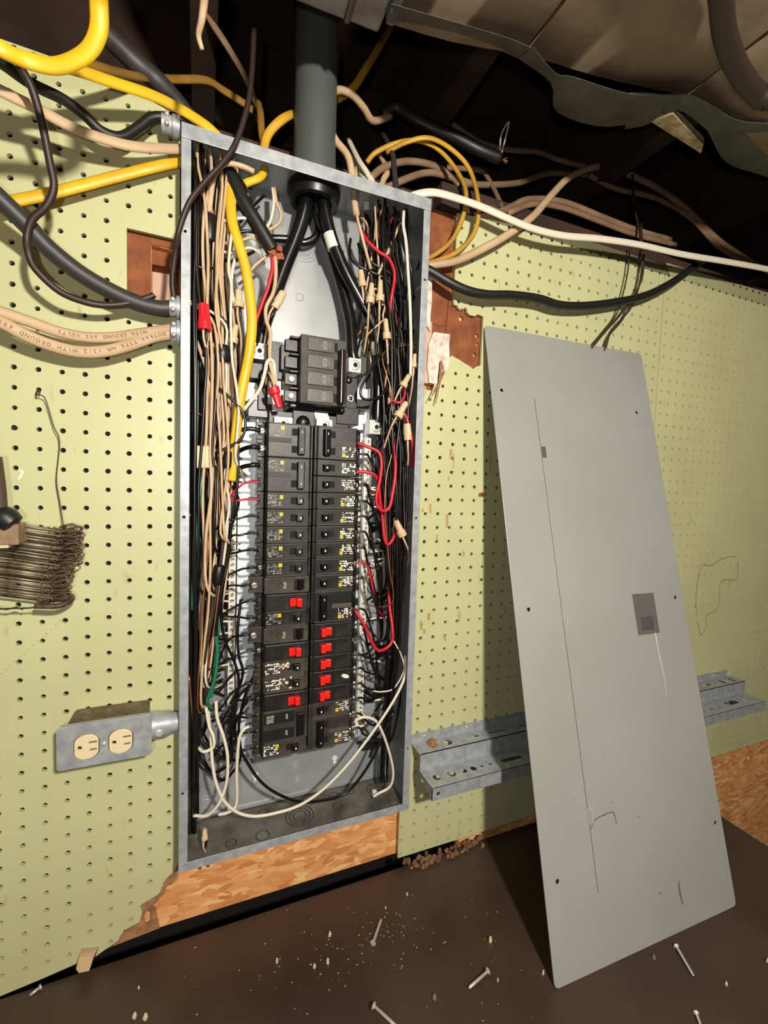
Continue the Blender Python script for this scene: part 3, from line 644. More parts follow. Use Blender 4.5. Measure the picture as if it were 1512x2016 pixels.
mb = MB(); mb.tube([CV(oncov(u, v), -0.0002) for (u, v) in ((1290, 1246), (1298, 1290), (1307, 1330), (1312, 1368))], 0.0010, 0.2, 6, 4, taper=lambda t: 1 - 0.75 * t); mk('scratch', mb, M_WHITE, cover)
RUST = mat('rust_drip', (112, 96, 72), 0.8)
for pts, r in (([(1163, 1632), (1168, 1620), (1176, 1611), (1190, 1604), (1203, 1599)], 0.0013), ([(1203, 1599), (1208, 1600), (1213, 1618)], 0.0012), ([(1336, 1735), (1338, 1755), (1344, 1780)], 0.0022)):
    mb = MB(); mb.tube([CV(oncov(*p), -0.0001) for p in pts], r, 0.12, 6, 4, taper=lambda t: 0.6 + 0.4 * math.sin(3 * t)); mk('dried_drip', mb, RUST, cover)
for (u, v, r) in ((1213, 1619, 0.0018), (1189, 1605, 0.0018), (1130, 1573, 0.0011), (1258, 1608, 0.0013), (1300, 1759, 0.0022), (1188, 1485, 0.001), (1187, 1473, 0.0009), (1205, 1580, 0.0012), (1170, 1312, 0.0012)):
    x, z = oncov(u, v); mb = MB(); slab(mb, circ(x, z, r, 8, r * 0.8), [], CV, -0.0002, 0.0005); mk('speck', mb, RUST, cover)

# ------------------------------------------------------------------ stepped tool rack
RK0, RK1 = 0.581, 1.5195
rack = thing('tool_rack', ((RK0 + RK1) / 2, -0.03, -0.51), 'long stepped galvanized tool rack with punched holes fixed to the pegboard', 'rack')
M_RACK = M_GALV
def sheet(poly, hs, fn, d0, d1, name):
    mb = MB(); slab(mb, poly, hs, fn, d0, d1); return mk(name, mb, M_RACK, rack)
t = 0.0012; yA = -0.0359; yB = -0.0834; zA = -0.456; zB = -0.4863
HZ = lambda p, d: Vector((p[0], p[1], d))
sheet(rect(RK0, RK1 - 0.016, zA, -0.4384), [circ(RK0 + 0.03 + i * 0.13, -0.445, 0.0016, 8) for i in range(7)], WALL, -0.0015, -0.0003, 'back_flange')
def xz(u, v, z): return atz(u, v, z)
hA = [circ(0.617, -0.018, 0.0085, 14), circ(0.648, -0.018, 0.0085, 14), rrect(0.676, 0.716, -0.0205, -0.0155, 0.002), rrect(0.738, 0.780, -0.0205, -0.0155, 0.002), rrect(0.81, 0.84, -0.0205, -0.0155, 0.002)]
hA += [rrect(x, x + 0.04, -0.021, -0.015, 0.002) for x in (0.88, 0.96, 1.04, 1.12, 1.20, 1.28)] + [rrect(1.372, 1.412, -0.021, -0.014, 0.002), rrect(1.452, 1.462, -0.028, -0.008, 0.003), rrect(1.49, 1.50, -0.028, -0.008, 0.003)]
sheet(rect(RK0, RK1, yA, -0.0005), hA, HZ, zA, zA - t, 'upper_shelf')
sheet(rect(RK0 + 0.001, RK1, zB, zA), [], WALL, yA, yA + t, 'riser')
hB = [circ(0.603, -0.061, 0.0078, 14), circ(0.632, -0.061, 0.0075, 14), circ(0.657, -0.061, 0.0062, 12), circ(0.677, -0.061, 0.0062, 12), circ(0.696, -0.061, 0.0032, 10), circ(0.714, -0.061, 0.0032, 10), rrect(0.738, 0.786, -0.066, -0.056, 0.003)]
hB += [rrect(x, x + 0.04, -0.066, -0.056, 0.003) for x in (0.85, 0.95, 1.05, 1.15, 1.25)] + [circ(1.345, -0.062, 0.004, 10), circ(1.37, -0.062, 0.005, 10), rrect(1.405, 1.447, -0.067, -0.052, 0.002), rrect(1.463, 1.468, -0.072, -0.045, 0.002), rrect(1.508, 1.5115, -0.076, -0.042, 0.001)]
sheet(rect(RK0, RK1, yB, yA), hB, HZ, zB, zB - t, 'lower_shelf')
sheet(rrect(RK0, RK1, -0.5095, zB, 0.003), [circ(RK0 + 0.012, -0.4985, 0.0034, 10), circ(RK1 - 0.012, -0.499, 0.004, 10), circ(1.39, -0.503, 0.003, 10)], WALL, yB, yB + t, 'front_lip')
SDE = lambda x: (lambda p, d: Vector((x + d, p[0], p[1])))
sheet([(yB, -0.5095), (yB, zB), (-0.0365, zB), (-0.0365, zB - 0.003)], [], SDE(RK0), 0, t, 'end_gusset')
sheet([(yA, zB), (yA, zA), (-0.001, zA), (-0.001, zA - 0.004)], [], SDE(RK1), 0, t, 'end_gusset')
for x in (0.607, 0.70, 1.1, 1.45):
    mb = MB(); mb.lathe((x, -0.0015, -0.4455), (0, -1, 0), [(0, 0.0035), (0.0012, 0.0035), (0.002, 0.002)], 10); mk('rack_screw', mb, M_STEEL, rack, sm=True)
mb = MB(); q = Vector((0.617, -0.018, zA))
mb.obox(q + Vector((-0.002, 0.002, 0.0015)), (0.006, 0.001, 0.002), (-0.001, 0.005, 0), (0.001, 0, 0.007)); mb.obox(q + Vector((0.003, -0.002, -0.001)), (0.005, 0.002, -0.001), (-0.002, 0.005, 0), (0, 0, 0.004))
tag(mk('wood_plug', mb, M_FIB, bevel=0.0012), 'broken brown wood plug stuck in the leftmost hole of the tool rack', 'wood plug')

# ------------------------------------------------------------------ outlet box left of the panel
ob = thing('outlet_box', (0.106, -0.025, -0.357), 'surface metal outlet box with two ivory receptacles mounted sideways', 'outlet')
mb = MB(); mb.prism(rrect(0.060, 0.153, -0.353, -0.303, 0.006), lambda p, d: Vector((p[0], d, p[1])), -0.052, -0.0005)
mk('box_body', mb, mat('grimy_box_steel', (128, 112, 86), 0.5, 0.5, (84, 70, 50), 45, (0.35, 0.7), 0.2, 90), ob, bevel=0.001)
for x in (0.082, 0.106, 0.13):
    mb = MB(); rings(mb, (x, -0.026, -0.303), (0, 0, 1), (0.0095,), 0.0008); mk('box_knockout', mb, MATS['grimy_box_steel'], ob, sm=True)
YP = -0.0555
rc = []
for (u, v) in ((170.5, 1470), (238, 1458.5)):
    q = at(u, v, YP); rc.append((q.x, q.z))
def dface(cx, cz, r=0.0162, fl=0.0132, n=24):
    return [(cx + max(-fl, min(fl, r * math.cos(2 * math.pi * i / n))) , cz + r * math.sin(2 * math.pi * i / n)) for i in range(n)]
pa, pb = at(110, 1437, YP), at(297, 1485, YP)
PXa, PXb, PZa, PZb = pa.x, pb.x + 0.001, at(204, 1500, YP).z - 0.002, at(204, 1421, YP).z
rcz = sum(c[1] for c in rc) / 2
mb = MB(); slab(mb, rrect(PXa, PXb, PZa, PZb, 0.004), [dface(c[0], rcz, 0.0172, 0.0142) for c in rc] + [circ(sum(c[0] for c in rc) / 2, rcz, 0.0028, 10)], WALL, YP, YP + 0.0015)
for (x0, x1, z0, z1) in ((PXa + 0.003, PXb - 0.003, PZb - 0.0012, PZb), (PXa + 0.003, PXb - 0.003, PZa, PZa + 0.0012)): mb.box(x0, x1, YP + 0.001, YP + 0.008, z0, z1)
mk('cover_plate', mb, M_GALV, ob, bevel=0.001)
for c in rc:
    f = dface(c[0], rcz)
    hs = [rect(c[0] + 0.0025, c[0] + 0.0115, rcz + 0.0035, rcz + 0.0064), rect(c[0] + 0.0035, c[0] + 0.0112, rcz - 0.0064, rcz - 0.0035), circ(c[0] - 0.0075, rcz - 0.0003, 0.0027, 10)]
    mb = MB(); slab(mb, f, hs, WALL, YP - 0.0015, YP + 0.004); r_ = mk('receptacle', mb, M_IVORY, ob, bevel=0.0006)
    mb = MB(); mb.prism(f, lambda p, d: Vector((p[0], d, p[1])), YP + 0.0025, YP + 0.006); mk('slot_depth', mb, M_PITCH, r_)
mb = MB(); mb.lathe((sum(c[0] for c in rc) / 2, YP, rcz), (0, -1, 0), [(0, 0.0038), (0.0012, 0.0036), (0.0022, 0.002)], 12); mk('plate_screw', mb, M_STEEL, ob, sm=True)
zz = -0.329
mb = MB(); mb.lathe((0.153, -0.028, zz), (1, 0, 0), [(0, 0.0185), (0.010, 0.019), (0.014, 0.0175), (0.026, 0.0170), (0.034, 0.0135), (0.0405, 0.0125)], 22); cn = mk('box_connector', mb, M_GALV, ob, sm=True, autos=40)
mb = MB(); mb.lathe((0.168, -0.045, zz - 0.003), (0.1, -1, 0), [(0, 0.0066), (0.0025, 0.0062), (0.0035, 0.003)], 14); mk('clamp_screw', mb, M_STEEL, cn, sm=True)

# ------------------------------------------------------------------ bundle of loop-ended tie wires, left edge
YB = -0.03
bun = thing('tie_wire_bundle', at(60, 1190, YB), 'flat bundle of rusty loop-ended tie wires hanging on the left', 'wire bundle')
M_TIE = mat('rusty_tie_wire', (176, 168, 142), 0.45, 0.55, (98, 76, 52), 40, (0.4, 0.7)); M_RST = mat('rusty_loop', (112, 90, 72), 0.5, 0.4, (62, 50, 42), 60)
NR = 64
for i in range(NR):
    f = i / (NR - 1); y = YB + random.uniform(-0.012, 0.012)
    v1 = 1042 + f * 140 + random.uniform(-4, 4); v0 = 1020 + f * 158 + random.uniform(-3, 3)
    u1 = 122 + (18 if f < 0.25 else 14 if f < 0.5 else 4) + random.uniform(-9, 9) + 8 * math.sin(f * 5)
    a0 = at(-330, v0 - 55, y); a1 = at(u1 - 22, v1, y)
    L = at(u1, v1, y); ax = Vector((1, 0, -0.08))
    pts = [a0, a0.lerp(a1, 0.5) + Vector((0, 0, -0.002)), a1, L, L + Vector((0.006, 0, 0.002)), L + Vector((0.008, 0, 0.0055)), L + Vector((0.003, 0, 0.0075)), L + Vector((-0.008, 0.001, 0.004))]
    n = 6
    for k in range(1, 5 * 2): pts.append(L + Vector((-0.008 - k * 0.0016, 0.0022 * math.sin(k * 1.57), 0.0012 + 0.0022 * math.cos(k * 1.57))))
    mb = MB(); mb.tube(pts[:3], 0.0012, None, 5, 3); mb.cur = 1; mb.tube(pts[2:], 0.0010, None, 5, 2)
    mk('tie_wire', mb, [M_TIE, M_RST], bun, sm=True)
mb = MB(); p0 = at(140, 1180, YB); mb.tube([p0 + Vector((-0.035, -0.012, -0.003)), p0 + Vector((-0.01, -0.014, -0.004)), p0 + Vector((0.002, -0.004, 0.002)), p0 + Vector((-0.008, 0.008, 0.008))], 0.0035, None, 8, 5); mk('binding_wire', mb, M_RST, bun, sm=True)
mb = MB(); mb.tube([at(95, 1192, -0.035), at(60, 1197, -0.036), at(25, 1198, -0.035), at(-60, 1202, -0.035)], 0.001, None, 5, 5); mb.tube([at(45, 1200, -0.036), at(30, 1196, -0.03), at(10, 1200, -0.036), at(-20, 1190, -0.03)], 0.0008, None, 5, 5); mk('loose_wire', mb, W['wire'], bun)
# dangling thin wire from a peg hole
mb = MB(); mb.tube([at(74, 768, -0.001), at(70, 776, -0.012), at(80, 778, -0.014), at(90, 788, -0.013), at(105, 838, -0.012), at(117, 870, -0.012), at(111, 942, -0.012), at(117, 985, -0.012), at(124, 1030, -0.02), at(126, 1050, -0.028)], 0.0007, None, 5, 6)
mb.tube([at(74, 766, -0.001), at(79, 772, -0.012), at(71, 779, -0.013), at(75, 770, -0.012)], 0.0006, None, 5, 5)
tag(mk('hanging_wire', mb, W['wire'], sm=True), 'thin kinked wire hanging from a peg hole above the tie wire bundle', 'wire')
# hammer-like tool at the left edge
yT = -0.055
tool = thing('hand_tool', at(0, 1075, yT), 'dark handled tool with black collar and wooden block at the left edge', 'tool')
mb = MB(); mb.tube([at(-14, 900, yT), at(-6, 960, yT), at(-2, 1015, yT)], 0.0085, None, 12, 4); mk('handle', mb, mat('brown_tool_handle', (78, 60, 48), 0.6), tool, sm=True)
mb = MB(); mb.lathe(at(2, 1014, yT), (0.75, -0.1, -0.65), [(-0.01, 0.008), (0, 0.013), (0.008, 0.014), (0.016, 0.012), (0.018, 0.006)], 18); mk('collar', mb, W['rubber'], tool, sm=True, autos=40)
mb = MB(); q = at(6, 1053, yT - 0.006); mb.box(q.x - 0.05, q.x + 0.0145, q.y, q.y + 0.03, q.z - 0.0125, q.z + 0.0125); mk('wooden_block', mb, mat('weathered_block', (168, 142, 112), 0.8, 0, (134, 108, 82), 30), tool, bevel=0.002)
mb = MB(); q = at(4, 1073, yT - 0.004); mb.box(q.x - 0.03, q.x + 0.006, q.y, q.y + 0.02, q.z - 0.004, q.z + 0.004); mk('wooden_wedge', mb, M_PALE, tool, bevel=0.001)

# ------------------------------------------------------------------ workbench and what lies on it
bench = thing('workbench', (0.4, -0.45, -1.59), 'dark brown painted workbench top along the pegboard wall', 'workbench')
BXR = 1.292
mb = MB(); mb.box(-0.9, BXR, -0.98, -0.0008, BZ - 0.04, BZ); mk('bench_top', mb, M_BENCH, bench, bevel=0.003)
for x in (-0.85, BXR - 0.09):
    for y in (-0.94, -0.09):
        mb = MB(); mb.box(x, x + 0.08, y, y + 0.08, -1.59, BZ - 0.04); mk('leg', mb, M_DARKWOOD, bench)
def screw(u0, v0, u1, v1, label, nail=False, lift=0.004, r=0.0019, name=None):
    a = atz(u0, v0, BZ + lift); b = atz(u1, v1, BZ + lift * 0.5); d = (b - a); L = d.length; d.normalize()
    t_ = thing(name or ('nail' if nail else 'screw'), (a + b) / 2 - Vector((0, 0, lift)), label, 'nail' if nail else 'screw')
    mb = MB(); mb.lathe(a, d, [(-0.0006, 0.001), (0, r * 2.1), (0.0008, r * 2.1), (0.003, r)], 12); mk('head', mb, M_STEEL, t_, sm=True, autos=40)
    mb = MB()
    if nail: mb.lathe(a, d, [(0.001, r), (L * 0.93, r), (L, 0.0002)], 8)
    else:
        n = int(L / 0.0024); pr = [(0.002, r)]
        for i in range(1, n): pr += [(i * 0.0024, r * (0.75 if i < n * 0.9 else 0.6)), (i * 0.0024 + 0.0012, r * (1.2 if i < n * 0.9 else 0.8))]
        mb.lathe(a, d, pr + [(L, 0.0002)], 10)
    mk('shank', mb, M_STEEL, t_, sm=True); return t_
screw(734, 1857, 751, 1808, 'threaded screw lying on the bench below the panel, point toward wall', lift=0.006, r=0.0022)
screw(961, 1911, 922, 1946, 'smooth bright nail lying crosswise on the bench left of the cover', True, 0.008, 0.0021)
screw(735, 1979, 790, 2030, 'pale headed nail at the bottom edge of the bench', True, 0.012, 0.0021)
screw(1331, 1862, 1366, 1922, 'long screw lying on the bench in front of the cover', lift=0.005, r=0.002)
screw(1370, 1993, 1384, 2030, 'small screw at the bench corner below the long screw', lift=0.004, r=0.0018)
screw(81, 1942, 58, 1960, 'short bright nail near the lower left corner of the bench', True, 0.004, 0.0018)
screw(1510, 1890, 1540, 1915, 'screw cut off by the right edge on the bench', lift=0.004, r=0.002)
def chip(c, sx, sy, sz, m, name, lab, cat, grp=None):
    mb = MB(); n = 7; rot = random.uniform(0, 3)
    def R_(z, k): return [c + Vector((math.cos(rot + 2 * math.pi * i / n) * sx * k * random.uniform(0.6, 1.1), math.sin(rot + 2 * math.pi * i / n) * sy * k * random.uniform(0.6, 1.1), z)) for i in range(n)]
    mb.ring([R_(0, 0.8), R_(sz * 0.45, 1.0), R_(sz, 0.55)]); o = mk(name, mb, m); return tag(o, lab, cat, grp)
for (u, v, s, lab) in ((965, 1855, 0.008, 'tan wood chip on the bench left of the smooth nail'), (649, 1843, 0.007, 'small pale chip standing on the bench below the panel centre'), (645, 1897, 0.007, 'white shard among crumbs in the middle of the bench'),
                       (619, 1906, 0.006, 'dark edged shard beside the white shard on the bench'), (980, 1931, 0.004, 'bright crumb right of the smooth nail'), (801, 1763, 0.005, 'orange splinter near the back of the bench'),
                       (759, 1789, 0.004, 'tiny pale splinter right above the threaded screw'), (855, 1968, 0.007, 'grey lump near the bottom of the bench'), (1069, 1918, 0.005, 'pale crumb close to the cover corner'),
                       (1287, 1888, 0.006, 'grey lump in front of the cover edge'), (1430, 1940, 0.005, 'pale crumb right of the long screw'), (545, 1895, 0.006, 'twisted pale shaving left of the crumbs on the bench'),
                       (265, 2005, 0.007, 'pale shell-like scrap at the bottom left of the bench'), (286, 2008, 0.008, 'pale curled scrap, right one of the pair at bottom left'), (273, 1947, 0.004, 'small bright crumb above the pale scraps')):
    chip(atz(u, v, BZ), s * 0.45, s * 0.4, s * 1.1, M_PALE if 'grey' not in lab else mat('grey_lump', (120, 112, 104), 0.7), 'scrap', lab, 'scrap')
mb = MB()
for i in range(150):
    u, v = random.choice(((random.gauss(640, 50), random.gauss(1880, 45)), (random.gauss(700, 190), random.gauss(1860, 70)), (random.gauss(770, 40), random.gauss(1830, 20)), (random.uniform(350, 1100), random.uniform(1760, 2016))))
    if v > 2040 or v < 1760 - (u - 600) * 0.1: continue
    c = atz(u, v, BZ); s = random.uniform(0.0004, 0.0012)
    if c.y > -0.01: continue
    mb.add([c + Vector((s, 0, 0)), c + Vector((-s * 0.6, s, 0)), c + Vector((-s * 0.7, -s, 0)), c + Vector((0, 0, s * 1.3))], [(0, 1, 3), (1, 2, 3), (2, 0, 3), (2, 1, 0)])
o = tag(mk('crumbs', mb, M_PALE), 'scattered pale sawdust crumbs over the bench top', 'crumbs'); o['kind'] = 'stuff'
# rubble of wood bits along the foot of the right pegboard
for i in range(58):
    f = i / 57; u = 802 + f * 150 + random.uniform(-4, 4); v = 1690 - f * 49 + random.uniform(-9, 5)
    c = atz(u, v, BZ); c.y = min(-0.004, c.y); c.x = at(u, v, -0.01).x; c.y = random.uniform(-0.018, 0.004); c.z = BZ
    chip(c, random.uniform(0.004, 0.0075), random.uniform(0.003, 0.006), random.uniform(0.004, 0.010), random.choice((M_CHIP, mat('dark_chip', (110, 78, 54), 0.85, 0, (76, 52, 36), 40), mat('grey_chip', (122, 96, 74), 0.85))), 'wood_chip', 'brown wood chip in the row of rubble along the foot of the pegboard', 'wood chip', 'wood chips along the pegboard foot')
q = at(170, 1890, -0.006); mb = MB()
mb.add([at(149, 1909, -.020), at(155, 1917, -.022), at(176, 1912, -.022), at(185, 1884, -.008), at(194, 1866, .003), at(162, 1869, .003), at(155, 1885, -.008)] + [at(149, 1909, -.020) + Vector((0, .016, 0)), at(155, 1917, -.022) + Vector((0, .016, 0)), at(176, 1912, -.022) + Vector((0, .016, 0)), at(185, 1884, -.008) + Vector((0, .016, 0)), at(194, 1866, .003) + Vector((0, .012, 0)), at(162, 1869, .003) + Vector((0, .012, 0)), at(155, 1885, -.008) + Vector((0, .016, 0))],
       [(0, 1, 2, 3, 6), (6, 3, 4, 5), (7, 13, 10, 9, 8), (13, 12, 11, 10)] + [(i, (i + 1) % 7, (i + 1) % 7 + 7, i + 7) for i in range(7)])
tag(mk('wood_shim', mb, mat('pale_shim', (190, 160, 122), 0.8), bevel=0.001), 'pale wooden shim poking out below the left pegboard', 'shim')

# ------------------------------------------------------------------ duct under the joists
DX0 = 0.435; DZ = 0.60
duct = thing('wrapped_duct', (1.1, -0.5, DZ), 'large tan paper-wrapped duct with grey taped edge hanging under the joists', 'duct')
edge = [(0.435, -0.150), (0.62, -0.19), (0.865, -0.235), (1.01, -0.235), (1.14, -0.215), (1.5, -0.22), (2.2, -0.22)]
secs = [(0.44, 0.612), (0.616, 0.868), (0.872, 1.17), (1.174, 1.5), (1.504, 2.2)]
def ey(x):
    for i in range(len(edge) - 1):
        if edge[i][0] <= x <= edge[i + 1][0]:
            f = (x - edge[i][0]) / (edge[i + 1][0] - edge[i][0]); return edge[i][1] * (1 - f) + edge[i + 1][1] * f
    return -0.22
for (xa, xb) in secs:
    mb = MB(); ringsL = []
    N = 14
    for i in range(N + 1):
        f = i / N; x = xa + (xb - xa) * f; bulge = 0.012 * math.sin(math.pi * f) + random.uniform(-0.001, 0.001)
        yb = ey(x)
        skew = 0.10 * 0
        ringsL.append([(x, yb + 0.012, DZ + 0.09), (x, yb + 0.010, DZ + 0.01), (x, yb, DZ - bulge * 0.4), (x + 0.0, yb - 0.10, DZ - bulge * 1.3), (x + 0.02, yb - 0.3, DZ - bulge * 1.4), (x + 0.05, yb - 0.62, DZ - bulge), (x + 0.05, yb - 0.62, DZ + 0.09)])
    mb.ring(ringsL); mk('duct_section', mb, M_TANP, duct, sm=True, autos=50)
def tape(pts_in, pts_out, name='tape_strip', m=M_TAPE):
    mb = MB(); a = smooth(pts_in, 4); b = smooth(pts_out, 4); n = min(len(a), len(b)); t_ = Vector((0, 0, 0.0006))
    V = a[:n] + b[:n] + [p + t_ for p in a[:n]] + [p + t_ for p in b[:n]]; F = []
    for i in range(n - 1):
        F += [(i, i + 1, n + i + 1, n + i), (2 * n + i, 3 * n + i, 3 * n + i + 1, 2 * n + i + 1), (i, 2 * n + i, 2 * n + i + 1, i + 1), (n + i, n + i + 1, 3 * n + i + 1, 3 * n + i)]
    F += [(0, n, 3 * n, 2 * n), (n - 1, 3 * n - 1, 4 * n - 1, 2 * n - 1)]
    mb.add(V, F); return mk(name, mb, m, duct, sm=True, autos=50)
def tp(u, v, z): return atz(u, v, z)
tape([tp(770, 8, 0.586), tp(900, 45, 0.582), tp(1000, 75, 0.582), tp(1048, 95, 0.584)], [tp(782, 42, 0.60), tp(880, 70, 0.60), tp(970, 95, 0.60), tp(1022, 116, 0.605)])
tape([tp(1048, 92, 0.582), tp(1095, 145, 0.58), tp(1130, 152, 0.578), tp(1240, 185, 0.578), tp(1340, 187, 0.58)], [tp(1022, 116, 0.60), tp(1085, 165, 0.60), tp(1098, 222, 0.62), tp(1200, 250, 0.62), tp(1335, 215, 0.60)])
tape([tp(1240, 183, 0.582), tp(1300, 186, 0.58), tp(1370, 190, 0.582), tp(1450, 240, 0.59)], [tp(1230, 255, 0.625), tp(1275, 245, 0.615), tp(1330, 215, 0.60), tp(1400, 262, 0.60)])
tape([tp(1360, 188, 0.586), tp(1450, 236, 0.586), tp(1520, 245, 0.588), tp(1600, 270, 0.59)], [tp(1395, 262, 0.605), tp(1430, 320, 0.63), tp(1500, 345, 0.63), tp(1600, 380, 0.63)])
mb = MB(); a_ = [tp(1282, 240, 0.612), tp(1325, 225, 0.606), tp(1385, 285, 0.612), tp(1380, 302, 0.62)]
mb.add(a_ + [p + Vector((0, 0, 0.012)) for p in a_], [(0, 1, 2, 3), (4, 7, 6, 5), (0, 4, 5, 1), (1, 5, 6, 2), (2, 6, 7, 3), (3, 7, 4, 0)]); mk('exposed_insulation', mb, mat('pale_insulation', (206, 188, 150), 0.9, 0, (160, 138, 100), 60), duct)
# tinned duct at the top left of the wrapped one
tin = thing('sheet_metal_duct', (0.36, -0.4, 0.60), 'shiny sheet metal duct end overhead above the panel', 'duct')
mb = MB(); mb.prism([(0.306, -0.126), (0.4275, -0.132), (0.4275, -0.75), (0.30, -0.75)], lambda p, d: Vector((p[0], p[1], d)), 0.60, 0.692)
mk('duct_body', mb, M_TIN, tin, bevel=0.004)
for (x, wd) in ((0.385, 0.004),):
    mb = MB(); mb.tube([(x, -0.132, 0.598), (x - 0.004, -0.3, 0.594), (x - 0.006, -0.7, 0.598)], wd, 0.5, 8, 3); mk('folded_seam', mb, M_TIN, tin, sm=True)
mb = MB(); mb.box(0.428, 0.4385, -0.75, -0.155, 0.592, 0.69); mk('corner_flange', mb, M_TAPE, tin, bevel=0.002)

# ------------------------------------------------------------------ cables outside the panel
def cab(name, label, cat, m, r, pts, flat=None, group=None, n=8, step=6, taper=None):
    mb = MB(); mb.tube([p if isinstance(p, Vector) else at(*p) for p in pts], r, flat, n, step, taper=taper)
    return tag(mk(name, mb, W[m] if isinstance(m, str) else m, sm=True), label, cat, group)
Y = 'yellow'
cab('yellow_cable', 'thick yellow cable looping up at the top left corner', 'cable', Y, 0.0078, [(192, -60, -.24), (194, 0, -.22), (193, 62, -.21), (168, 106, -.2), (112, 130, -.19), (50, 118, -.19), (0, 95, -.2), (-60, 60, -.2)], 0.6)
cab('yellow_cable', 'yellow cable sweeping from the left edge to the top left panel connector', 'cable', Y, 0.0075, [(-70, 60, -.16), (0, 96, -.14), (60, 116, -.12), (150, 138, -.09), (225, 163, -.07), (300, 188, -.05), (360, 218, -.035), (405, 247, -.022), (432, 272, -.015)], 0.5)
cab('yellow_cable', 'dim yellow cable running behind the others into the dark recess', 'cable', 'dimyellow', 0.0065, [(150, 118, -.09), (225, 140, -.05), (280, 152, -.01), (340, 156, .03), (405, 158, .06), (440, 178, .08), (492, 212, .10), (510, 236, .11)], 0.5)
cab('yellow_cable', 'yellow cable rising from the left edge to the panel side below the corner', 'cable', Y, 0.0072, [(-90, 430, -.03), (0, 402, -.028), (80, 385, -.026), (150, 368, -.024), (250, 342, -.022), (320, 325, -.02), (372, 315, -.012)], 0.5)
cab('yellow_cable', 'yellow cable bending over the panel top left of the conduit', 'cable', mat('shaded_yellow_cable', (205, 158, 42), 0.5, 0, (150, 112, 40), 8, (0.4, 0.6)), 0.0065, [(520, 318, -.0), (521, 285, -.0), (532, 258, .0), (560, 232, .0), (590, 221, .03), (640, 205, .05), (690, 178, .055), (722, 132, .06), (745, 95, .07), (775, 40, .09)], 0.6)  # duller yellow puts the weaker overhead light into the colour
cab('yellow_cable', 'short yellow cable upright behind the connector left of the conduit', 'cable', 'dimyellow', 0.0055, [(522, 300, .02), (515, 260, .03), (513, 225, .05), (508, 200, .09)], 0.6)
cab('yellow_cable', 'inner yellow loop entering the right side of the panel', 'cable', MATS['shaded_yellow_cable'], 0.0042, [(822, 512, .0), (850, 505, -.002), (888, 475, -.012), (912, 425, -.02), (917, 375, -.02), (895, 330, -.01), (860, 292, .005), (820, 277, .02), (780, 282, .03), (740, 300, .04), (722, 320, .05)], 0.7)
cab('yellow_cable', 'outer yellow loop entering the right side of the panel', 'cable', MATS['shaded_yellow_cable'], 0.0042, [(822, 520, -.002), (848, 517, -.006), (900, 496, -.016), (935, 455, -.026), (942, 400, -.030), (925, 335, -.025), (890, 295, -.015), (845, 272, -.0), (800, 280, .015), (760, 300, .035)], 0.7)
cab('black_cable', 'black cable curving from the left edge into the panel corner clamp', 'cable', 'rubber', 0.0062, [(-60, 90, -.12), (0, 122, -.1), (58, 163, -.08), (125, 196, -.06), (165, 226, -.05), (200, 258, -.042), (238, 270, -.036), (272, 252, -.032), (300, 232, -.03), (335, 232, -.028), (372, 236, -.024)])
cab('grey_cable', 'thick dark grey cable falling from the left edge to the panel side', 'cable', 'grey', 0.0105, [(-60, 335, -.08), (0, 392, -.07), (50, 440, -.06), (97, 490, -.05), (168, 545, -.04), (253, 590, -.032), (312, 607, -.028), (345, 606, -.026)])
cab('brown_cable', 'thin brown cable hanging in a long curl on the left pegboard', 'cable', 'brown', 0.0042, [(22, 90, -.13), (38, 128, -.12), (62, 172, -.11), (82, 240, -.1), (98, 320, -.09), (106, 368, -.085), (92, 405, -.08), (64, 432, -.075), (53, 468, -.07), (57, 502, -.07), (72, 532, -.065), (118, 574, -.055), (169, 595, -.045), (211, 601, -.04), (253, 597, -.036), (295, 585, -.034), (303, 580, -.034)])
cab('brown_cable', 'dark brown cable dropping across the panel top left corner', 'cable', 'brown', 0.0036, [(500, 60, -.05), (496, 140, -.06), (488, 205, -.064), (466, 277, -.066), (440, 318, -.067), (400, 362, -.067), (372, 400, -.066), (352, 455, -.06), (345, 500, -.045), (339, 553, -.035), (343, 590, -.03)])
cab('white_cable', 'pale flat cable crossing the left pegboard to the panel side', 'cable', 'nm', 0.0068, [(-70, 140, -.1), (0, 178, -.085), (75, 215, -.07), (130, 245, -.06), (175, 264, -.052), (250, 286, -.042), (310, 292, -.035), (372, 294, -.02)], 0.5)
cab('tan_cable', 'upper tan printed cable sagging to the lower left panel clamp', 'cable', 'nm', 0.0066, [(-80, 588, -.05), (0, 614, -.046), (60, 634, -.04), (110, 652, -.036), (160, 663, -.033), (210, 665, -.032), (260, 659, -.03), (310, 651, -.029), (348, 645, -.028)], 0.55)
low = [(-80, 606, -.052), (0, 634, -.048), (50, 660, -.042), (100, 680, -.037), (150, 692, -.034), (200, 692, -.033), (250, 681, -.031), (300, 664, -.03), (345, 656, -.029)]
lowc = cab('tan_cable', 'lower tan printed cable sagging to the lower left panel clamp', 'cable', 'nm', 0.0078, low, 0.5)
upp = [(0, 614, -.046), (60, 634, -.04), (110, 652, -.036), (160, 663, -.033), (210, 665, -.032), (260, 659, -.03), (310, 651, -.029), (348, 645, -.028)]
